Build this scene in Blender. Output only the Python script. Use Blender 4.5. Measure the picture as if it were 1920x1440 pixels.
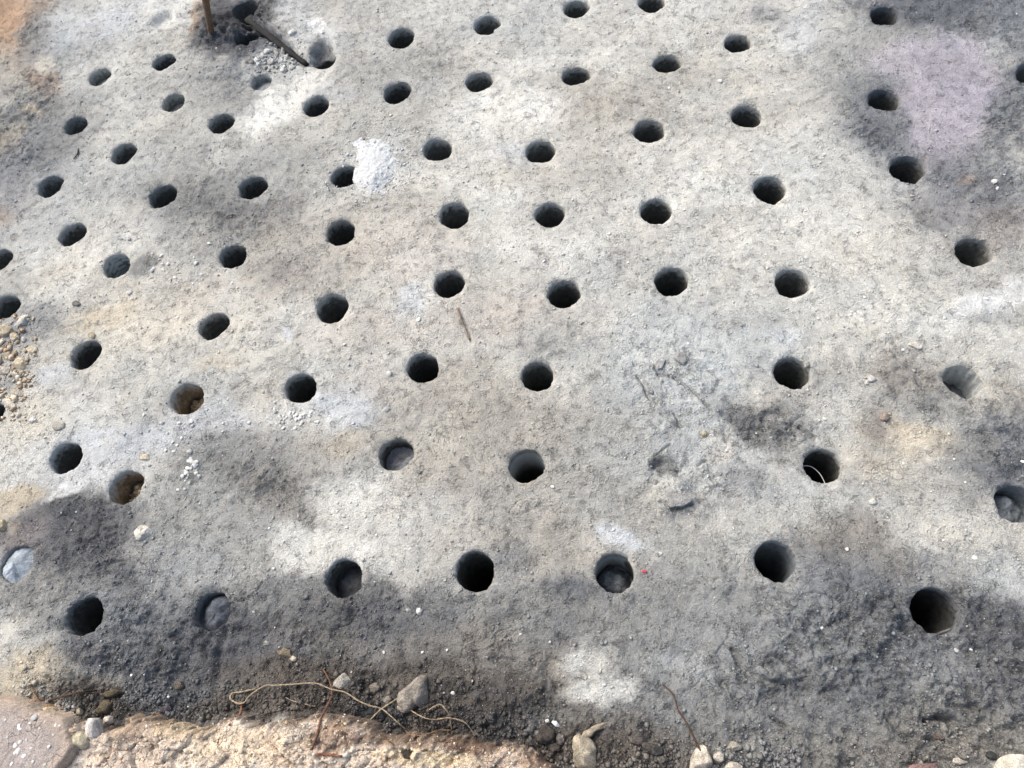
import bpy, math, random
import numpy as np
from mathutils import Matrix, Vector

# ------------------------------------------------------------------ scene reset
for o in list(bpy.data.objects):
    bpy.data.objects.remove(o, do_unlink=True)
scene = bpy.context.scene
C = scene.collection
rng = np.random.default_rng(7)
random.seed(7)

# ------------------------------------------------------------------ camera
F, AX, AY, CAM_H = 1400.0, 0.1303, 0.4597, 2.1     # focal length in photo pixels, tilt of the ground seen by it, eye height
n_ = np.array([math.sin(AX), math.sin(AY) * math.cos(AX), math.cos(AY) * math.cos(AX)])
WX = np.array([1, 0, 0]) - n_[0] * n_
WX /= np.linalg.norm(WX)
WZ = -n_
WY = np.cross(WZ, WX)
cam_d = bpy.data.cameras.new('camera')
cam = bpy.data.objects.new('camera', cam_d)
C.objects.link(cam)
ax = [np.array([1, 0, 0]), np.array([0, -1, 0]), np.array([0, 0, -1])]
cols = [[a @ WX, a @ WY, a @ WZ] for a in ax]
cam.matrix_world = Matrix(((cols[0][0], cols[1][0], cols[2][0], 0),
                           (cols[0][1], cols[1][1], cols[2][1], 0),
                           (cols[0][2], cols[1][2], cols[2][2], CAM_H),
                           (0, 0, 0, 1)))
cam_d.sensor_fit = 'HORIZONTAL'
cam_d.sensor_width = 36.0
cam_d.lens = 36.0 * F / 1920.0
cam_d.clip_start = 0.02
cam_d.clip_end = 300
scene.camera = cam
scene.render.resolution_x, scene.render.resolution_y = 1024, 768

# ------------------------------------------------------------------ sky, sun, exposure
SUN_EL, SUN_AZ = math.radians(50), math.radians(-50)    # azimuth from +Y towards +X
w = bpy.data.worlds.new('World')
scene.world = w
w.use_nodes = True
nt = w.node_tree
sky = nt.nodes.new('ShaderNodeTexSky')
sky.sky_type = 'NISHITA'
sky.sun_disc = False
sky.sun_elevation = SUN_EL
sky.sun_rotation = SUN_AZ
sky.air_density = 1.0
sky.dust_density = 6.0
sky.ozone_density = 1.0
bg = nt.nodes['Background']
bg.inputs[1].default_value = 0.15
nt.links.new(sky.outputs[0], bg.inputs[0])
sun_d = bpy.data.lights.new('sun', 'SUN')
sun_d.energy = 1.3
sun_d.angle = math.radians(40)
sun_d.color = (1.0, 0.975, 0.945)
sun = bpy.data.objects.new('sun', sun_d)
C.objects.link(sun)
sd = Vector((math.sin(SUN_AZ) * math.cos(SUN_EL), math.cos(SUN_AZ) * math.cos(SUN_EL), math.sin(SUN_EL)))
sun.rotation_euler = (-sd).to_track_quat('-Z', 'Y').to_euler()
scene.view_settings.view_transform = 'Standard'
scene.view_settings.look = 'None'
scene.view_settings.gamma = 1.0
scene.view_settings.exposure = 0.80
scene.view_settings.use_curve_mapping = False

# ------------------------------------------------------------------ helpers: where a photo point lies on the ground
def at(px, py, z=0.0):
    r = np.array([(px - 960) / F, (py - 720) / F, 1.0])
    r = np.array([r @ WX, r @ WY, r @ WZ])
    t = (z - CAM_H) / r[2]
    return np.array([r[0] * t, r[1] * t])

def m_per_px(px, py):
    r = np.array([(px - 960) / F, (py - 720) / F, 1.0])
    return (-CAM_H / (r @ WZ)) / F

ALB = 0.74
def lin(c, k=ALB):
    c = np.asarray(c, float) / 255.0
    return np.where(c <= 0.04045, c / 12.92, ((c + 0.055) / 1.055) ** 2.4) * k * np.array([0.985, 1.0, 0.965])

# ------------------------------------------------------------------ helpers: noise
def _hash(ix, iy, seed):
    h = (ix.astype(np.int64) * 374761393 + iy.astype(np.int64) * 668265263 + seed * 1274126177) & 0xFFFFFFFF
    h = ((h ^ (h >> 13)) * 1274126177) & 0xFFFFFFFF
    h = ((h ^ (h >> 16)) * 2246822519) & 0xFFFFFFFF
    return ((h ^ (h >> 15)) & 0xFFFFFF).astype(np.float32) / float(0xFFFFFF)

def vnoise(x, y, seed):                       # smooth noise, -1 to 1
    ix, iy = np.floor(x), np.floor(y)
    fx, fy = (x - ix).astype(np.float32), (y - iy).astype(np.float32)
    fx = fx * fx * fx * (fx * (fx * 6 - 15) + 10)
    fy = fy * fy * fy * (fy * (fy * 6 - 15) + 10)
    a = _hash(ix, iy, seed); b = _hash(ix + 1, iy, seed)
    c = _hash(ix, iy + 1, seed); d = _hash(ix + 1, iy + 1, seed)
    return ((a + (b - a) * fx) * (1 - fy) + (c + (d - c) * fx) * fy) * 2 - 1

def fbm(x, y, size, octs, seed, gain=0.5):
    s, a, t = 0.0, 1.0, 0.0
    f = 1.0 / size
    ca, sa = 0.8, 0.6
    for k in range(octs):
        s = s + a * vnoise(x * f + 17.3 * k, y * f - 9.1 * k, seed + k)
        t += a
        a *= gain
        f *= 2.03
        x, y = ca * x - sa * y, sa * x + ca * y
    return s / t

def worley(x, y, size, seed):                 # distance to the nearest and the second point, in cells
    x, y = x / size, y / size
    ix, iy = np.floor(x), np.floor(y)
    f1 = np.full(x.shape, 9.0, np.float32); f2 = f1.copy()
    for dx in (-1, 0, 1):
        for dy in (-1, 0, 1):
            cx, cy = ix + dx, iy + dy
            d = (cx + _hash(cx, cy, seed) - x) ** 2 + (cy + _hash(cx, cy, seed + 5) - y) ** 2
            d = d.astype(np.float32)
            f2 = np.minimum(f2, np.maximum(f1, d))
            f1 = np.minimum(f1, d)
    return np.sqrt(f1), np.sqrt(f2)

def plates(x, y, size, seed):                 # broken plates: random height and tilt for each cell, and the distance to its joint
    X, Y = x / size, y / size
    ix, iy = np.floor(X), np.floor(Y)
    f1 = np.full(X.shape, 9.0, np.float32); f2 = f1.copy(); hh = np.zeros(X.shape, np.float32)
    for dx in (-1, 0, 1):
        for dy in (-1, 0, 1):
            cx, cy = ix + dx, iy + dy
            ox, oy = cx + _hash(cx, cy, seed) - X, cy + _hash(cx, cy, seed + 5) - Y
            d = (ox ** 2 + oy ** 2).astype(np.float32)
            v = _hash(cx, cy, seed + 9) + ox * (_hash(cx, cy, seed + 11) - 0.5) * 1.6 + oy * (_hash(cx, cy, seed + 12) - 0.5) * 1.6
            f2 = np.minimum(f2, np.maximum(f1, d))
            hh = np.where(d < f1, v, hh)
            f1 = np.minimum(f1, d)
    return hh, np.sqrt(f2) - np.sqrt(f1)

def sstep(a, b, x):
    t = np.clip((x - a) / (b - a), 0, 1)
    return t * t * (3 - 2 * t)

# ------------------------------------------------------------------ helpers: meshes
def mesh_from(name, verts, faces, col=None, smooth=True):
    me = bpy.data.meshes.new(name)
    verts = np.asarray(verts, np.float32)
    if isinstance(faces, np.ndarray):
        nf, k = faces.shape
        me.vertices.add(len(verts)); me.vertices.foreach_set('co', verts.ravel())
        me.loops.add(nf * k); me.loops.foreach_set('vertex_index', faces.astype(np.int32).ravel())
        me.polygons.add(nf)
        me.polygons.foreach_set('loop_start', np.arange(0, nf * k, k, dtype=np.int32))
        me.update(calc_edges=True)
    else:
        me.from_pydata([tuple(map(float, v)) for v in verts], [], faces)
        me.update()
    if smooth:
        me.polygons.foreach_set('use_smooth', np.ones(len(me.polygons), bool))
    if col is not None:
        ca = me.color_attributes.new('Col', 'FLOAT_COLOR', 'POINT')
        c4 = np.ones((len(verts), 4), np.float32); c4[:, :3] = col
        ca.data.foreach_set('color', c4.ravel())
    return me

def link(name, me, mat, parent=None):
    o = bpy.data.objects.new(name, me)
    C.objects.link(o)
    if mat is not None and len(me.materials) == 0:
        me.materials.append(mat)
    if parent is not None:
        o.parent = parent
    return o

def tag(o, label, cat, group=None):
    o['label'] = label
    o['category'] = cat
    if group:
        o['group'] = group
    return o

def empty(name, loc):
    o = bpy.data.objects.new(name, None)
    C.objects.link(o)
    o.location = tuple(map(float, loc))
    o.empty_display_size = 0.05
    return o

# ------------------------------------------------------------------ materials
def earth_mat(name, colour=None, bump=0.6, bump_size=140.0, grain=0.35, specks=0.0, cracks=0.0, rough=0.95, pit_shade=False):
    m = bpy.data.materials.new(name)
    m.use_nodes = True
    t = m.node_tree
    N, L = t.nodes, t.links
    b = N['Principled BSDF']
    b.inputs['Roughness'].default_value = rough
    b.inputs['Specular IOR Level'].default_value = 0.15 if rough > 0.7 else 0.4
    tc = N.new('ShaderNodeTexCoord')
    co = tc.outputs['Object']
    if colour is None:
        a = N.new('ShaderNodeAttribute'); a.attribute_name = 'Col'
        c = a.outputs['Color']
    else:
        r = N.new('ShaderNodeRGB'); r.outputs[0].default_value = (*[float(v) for v in lin(colour)], 1)
        c = r.outputs[0]
    def noise(scale, detail, rough_=0.6):
        n = N.new('ShaderNodeTexNoise')
        n.inputs['Scale'].default_value = scale
        n.inputs['Detail'].default_value = detail
        n.inputs['Roughness'].default_value = rough_
        L.new(co, n.inputs['Vector'])
        return n.outputs['Fac']
    def mrange(v, a, b_, c0, d):
        k = N.new('ShaderNodeMapRange')
        for i, q in enumerate((a, b_, c0, d)):
            k.inputs[i + 1].default_value = q
        L.new(v, k.inputs[0])
        return k.outputs[0]
    def mul(c, v):
        x = N.new('ShaderNodeVectorMath'); x.operation = 'SCALE'
        L.new(c, x.inputs[0]); L.new(v, x.inputs['Scale'])
        return x.outputs[0]
    c = mul(c, mrange(noise(55, 6, 0.7), 0.3, 0.7, 1 - grain * 0.6, 1 + grain * 0.6))
    g = noise(330, 3, 0.6)
    c = mul(c, mrange(g, 0.36, 0.64, 1 - grain, 1 + grain * 0.8))
    hgt = noise(bump_size, 6, 0.68)
    if pit_shade:
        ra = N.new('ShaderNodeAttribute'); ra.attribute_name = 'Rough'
        # pit shade painted as dark specks in the pale dust, denser where crumbly
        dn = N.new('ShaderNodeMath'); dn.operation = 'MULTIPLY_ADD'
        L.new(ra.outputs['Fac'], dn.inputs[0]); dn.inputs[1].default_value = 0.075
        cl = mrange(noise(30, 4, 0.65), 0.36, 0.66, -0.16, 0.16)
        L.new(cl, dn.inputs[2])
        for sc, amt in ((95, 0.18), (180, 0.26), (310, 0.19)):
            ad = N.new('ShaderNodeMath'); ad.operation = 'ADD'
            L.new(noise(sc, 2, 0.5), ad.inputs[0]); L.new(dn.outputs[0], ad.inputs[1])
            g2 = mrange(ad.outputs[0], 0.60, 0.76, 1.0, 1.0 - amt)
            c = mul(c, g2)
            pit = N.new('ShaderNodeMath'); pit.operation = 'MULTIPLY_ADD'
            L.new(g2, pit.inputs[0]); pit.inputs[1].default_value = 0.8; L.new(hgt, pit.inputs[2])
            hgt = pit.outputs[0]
    if cracks > 0:
        v = N.new('ShaderNodeTexVoronoi'); v.feature = 'DISTANCE_TO_EDGE'
        v.inputs['Scale'].default_value = 34
        wq = N.new('ShaderNodeVectorMath'); wq.operation = 'MULTIPLY_ADD'
        n3 = N.new('ShaderNodeTexNoise'); n3.inputs['Scale'].default_value = 28; n3.inputs['Detail'].default_value = 4
        L.new(co, n3.inputs['Vector']); L.new(n3.outputs['Color'], wq.inputs[0])
        wq.inputs[1].default_value = (0.05, 0.05, 0.05); L.new(co, wq.inputs[2])
        L.new(wq.outputs[0], v.inputs['Vector'])
        cr = mrange(v.outputs['Distance'], 0.0, 0.05, 1.0, 0.0)
        msk = mrange(noise(9, 3), 0.52, 0.62, 0, 1)
        mm = N.new('ShaderNodeMath'); mm.operation = 'MULTIPLY'
        L.new(cr, mm.inputs[0]); L.new(msk, mm.inputs[1])
        m2 = N.new('ShaderNodeMath'); m2.operation = 'MULTIPLY_ADD'
        L.new(mm.outputs[0], m2.inputs[0]); m2.inputs[1].default_value = -cracks; L.new(hgt, m2.inputs[2])
        hgt = m2.outputs[0]
    if specks > 0:
        v = N.new('ShaderNodeTexVoronoi'); v.inputs['Scale'].default_value = 210
        L.new(co, v.inputs['Vector'])
        d = mrange(v.outputs['Distance'], 0.18, 0.26, 1, 0)
        sx = N.new('ShaderNodeSeparateColor'); L.new(v.outputs['Color'], sx.inputs[0])
        pick = mrange(sx.outputs[0], 0.955, 0.96, 0, specks)
        mm = N.new('ShaderNodeMath'); mm.operation = 'MULTIPLY'
        L.new(d, mm.inputs[0]); L.new(pick, mm.inputs[1])
        mx = N.new('ShaderNodeMix'); mx.data_type = 'RGBA'
        L.new(mm.outputs[0], mx.inputs[0]); L.new(c, mx.inputs[6])
        mx.inputs[7].default_value = (0.62, 0.60, 0.57, 1)
        c = mx.outputs[2]
    L.new(c, b.inputs['Base Color'])
    bp = N.new('ShaderNodeBump')
    bp.inputs['Strength'].default_value = bump
    bp.inputs['Distance'].default_value = 0.009 if pit_shade else 0.006
    L.new(hgt, bp.inputs['Height'])
    L.new(bp.outputs[0], b.inputs['Normal'])
    return m

M = {
    'ground': earth_mat('ash_ground', None, 1.0, 150, 0.17, specks=0.7, cracks=0.4, pit_shade=True),
    'shaft': earth_mat('sooty_clay', None, 0.5, 120, 0.25, rough=0.85),
    'slick': earth_mat('slick_clay', None, 0.25, 60, 0.12, rough=0.5),
    'bank': earth_mat('limestone_earth', None, 0.9, 110, 0.30, specks=0.4, cracks=0.8),
    'crumb': earth_mat('earth_crumb', None, 0.4, 200, 0.2),
    'stone': earth_mat('stone', None, 1.0, 150, 0.34, cracks=0.3),
    'pebble': earth_mat('pebble_stone', None, 0.0, 3, 0.0),
    'twig': earth_mat('dry_twig', None, 0.6, 260, 0.35, rough=0.8),
    'rust': earth_mat('rusty_steel', (132, 108, 90), 0.5, 160, 0.45, rough=0.8),
    'powder': earth_mat('white_powder', (214, 217, 220), 0.9, 130, 0.18),
    'chip': earth_mat('white_chip', (245, 245, 245), 0.2, 80, 0.06, rough=0.6),
    'red': earth_mat('red_plastic', (196, 70, 84), 0.2, 80, 0.1, rough=0.5),
}

# ------------------------------------------------------------------ the drilled holes: photo position, size, row and look
# x, y, width, height in photo pixels, row counted up from the near bank, kind
HOLES = [
    (160, 1155, 70, 74, 1, 'deep'), (396, 1145, 70, 73, 1, 'bluelump'), (644, 1084, 70, 73, 1, 'darkfloor'),
    (891, 1071, 74, 74, 1, 'deep'), (1152, 1073, 75, 72, 1, 'swirl'), (1455, 1049, 78, 76, 1, 'slick'), (1754, 1144, 89, 90, 1, 'streak'),
    (31, 1057, 68, 64, 2, 'mound'), (236, 913, 62, 63, 2, 'brown'), (742, 851, 65, 60, 2, 'gravel'), (986, 871, 67, 63, 2, 'shine'),
    (1545, 870, 74, 63, 2, 'wire'), (1903, 946, 76, 76, 2, 'lump'),
    (122, 858, 62, 59, 3, 'deep'), (351, 748, 62, 60, 3, 'brown2'), (564, 728, 60, 54, 3, 'deep'), (790, 685, 60, 55, 3, 'deep'),
    (1007, 704, 63, 54, 3, 'deep'), (1485, 698, 68, 59, 3, 'deep'), (1805, 715, 73, 63, 3, 'flute'),
    (-24, 781, 60, 56, 4, 'deep'), (161, 665, 57, 54, 4, 'deep'), (401, 611, 54, 53, 4, 'deep'), (623, 578, 57, 52, 4, 'deep'),
    (842, 531, 56, 50, 4, 'deep'), (1057, 551, 59, 52, 4, 'deep'), (1259, 526, 60, 54, 4, 'deep'), (1486, 530, 64, 54, 4, 'deep'),
    (1826, 472, 66, 58, 4, 'deep'),
    (8, 576, 54, 50, 5, 'deep'), (217, 497, 53, 43, 5, 'scrape'), (437, 480, 51, 45, 5, 'deep'), (638, 435, 54, 48, 5, 'deep'),
    (852, 405, 55, 46, 5, 'deep'), (1031, 403, 57, 46, 5, 'deep'), (1230, 396, 60, 48, 5, 'deep'), (1443, 356, 62, 48, 5, 'deep'),
    (1704, 314, 65, 52, 5, 'deep'),
    (-5, 486, 50, 42, 6, 'deep'), (133, 437, 52, 42, 6, 'deep'), (306, 368, 52, 43, 6, 'deep'), (473, 349, 52, 44, 6, 'deep'),
    (646, 328, 52, 43, 6, 'deep'), (820, 279, 53, 40, 6, 'deep'), (1013, 283, 55, 43, 6, 'deep'), (1217, 246, 55, 44, 6, 'deep'),
    (1400, 216, 58, 42, 6, 'deep'), (1659, 185, 62, 42, 6, 'whitespot'), (1938, 138, 58, 44, 6, 'deep'),
    (96, 350, 46, 40, 7, 'deep'), (233, 289, 48, 38, 7, 'deep'), (416, 233, 48, 36, 7, 'deep'), (591, 196, 48, 36, 7, 'deep'),
    (745, 171, 49, 41, 7, 'deep'), (898, 151, 50, 37, 7, 'deep'), (1080, 141, 52, 38, 7, 'deep'), (1251, 116, 53, 36, 7, 'deep'),
    (1384, 77, 52, 33, 7, 'deep'), (1657, 32, 53, 33, 7, 'deep'),
    (142, 235, 46, 32, 8, 'deep'), (326, 192, 46, 31, 8, 'greyfill'), (490, 154, 40, 28, 8, 'ashfill'), (607, 111, 44, 35, 8, 'groove'),
    (752, 69, 49, 38, 8, 'deep'), (914, 47, 48, 38, 8, 'deep'), (1081, 10, 49, 34, 8, 'deep'), (1222, 0, 50, 34, 8, 'deep'),
    (188, 145, 41, 30, 9, 'clayfill'), (308, 117, 44, 30, 9, 'deep'), (464, 69, 40, 38, 9, 'soilfill'), (459, 14, 47, 34, 10, 'deep'),
]
ORD = ['', 'first', 'second', 'third', 'fourth', 'fifth', 'sixth', 'seventh', 'eighth', 'ninth', 'tenth', 'eleventh']
SPECIAL = {
    'bluelump': 'dark drilled hole with a blue-black clay lump inside, beside the charcoal soil near the bank',
    'darkfloor': 'drilled hole with a charcoal floor, below the white ash patch near the bank',
    'swirl': 'black drilled hole with smoky grey streaks on its left wall, beside a tiny red chip',
    'slick': 'drilled hole with smooth blue-grey far wall, in the row nearest the bank',
    'streak': 'largest drilled hole, black with a pale streak low on its right wall',
    'mound': 'drilled hole at the left edge filled up by a blue-grey ash mound',
    'brown': 'drilled hole with brown walls and tan lumps, above the cream crusty stone',
    'gravel': 'drilled hole with a shallow floor of dark gravel',
    'shine': 'drilled hole with a shiny pale grey patch on its far wall',
    'wire': 'drilled hole with a thin white wire arc inside',
    'lump': 'drilled hole at the right edge with grey lumps inside',
    'brown2': 'drilled hole with crumbling brown wall and stones inside, left of the middle',
    'flute': 'drilled hole with pale grey grooved wall near the right edge',
    'scrape': 'drilled hole with pale scrape marks across its dark wall, at the left',
    'whitespot': 'drilled hole with a whitish spot on its left wall, beside the lavender patch',
    'greyfill': 'shallow drilled hole filled with grey soil, near the upper left',
    'ashfill': 'small drilled hole filled with ash, below the white rubble',
    'groove': 'crumbling drilled hole at the lower end of the charred stick',
    'clayfill': 'shallow drilled hole filled with greenish grey clay, furthest up at the left',
    'soilfill': 'ragged drilled hole choked with black soil beside the rusty stake',
}
class Hole: pass
holes = []
R0 = 0.05433
for (px, py, pw, ph, row, kind) in HOLES:
    h = Hole()
    h.px, h.py, h.row, h.kind = px, py, row, kind
    h.c = at(px, py)
    # width and height a circle of radius R0 would show here
    tt = np.linspace(0, 2 * np.pi, 40)
    P = np.stack([h.c[0] + R0 * np.cos(tt), h.c[1] + R0 * np.sin(tt), np.full(40, -CAM_H)], 1)
    Q = P @ np.stack([WX, WY, WZ])
    u, v = Q[:, 0] / Q[:, 2] * F, Q[:, 1] / Q[:, 2] * F
    k = math.sqrt(pw * ph / ((u.max() - u.min()) * (v.max() - v.min())))
    h.r = R0 * min(max(k, 0.82), 1.12)
    h.seed = len(holes) * 13 + 3
    holes.append(h)

def rim_radius(h, th):
    j = 0.022 * np.sin(2 * th + h.seed) + 0.012 * np.sin(5 * th + 2.1 * h.seed)
    j = j + 0.040 * vnoise(th * 4.0 + h.seed, np.full_like(th, h.seed * 1.7), 3) * (0.35 + 0.65 * (np.sin(th) < 0.2))
    j = j + 0.022 * vnoise(th * 10.0, np.full_like(th, h.seed * 2.3), 9)
    if h.kind in ('soilfill', 'groove'):
        j = j + 0.12 * vnoise(th * 1.6 + h.seed, np.full_like(th, 1.5), 4)
    if abs(h.px - 914) < 3:          # a chip of crust stands into this hole at its lower right
        j = j - 0.30 * np.exp(-(((th + 0.75 + np.pi) % (2 * np.pi) - np.pi) / 0.35) ** 2)
    hr = random.Random(h.seed)                    # chips broken out of the rim
    for _ in range(hr.randint(2, 4)):
        a0, w_, dp = hr.uniform(-3.3, 0.9), hr.uniform(0.06, 0.20), hr.uniform(0.015, 0.06)
        j = j + dp * np.exp(-(((th - a0 + np.pi) % (2 * np.pi) - np.pi) / w_) ** 2)
    return h.r * (1 + j)

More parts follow.
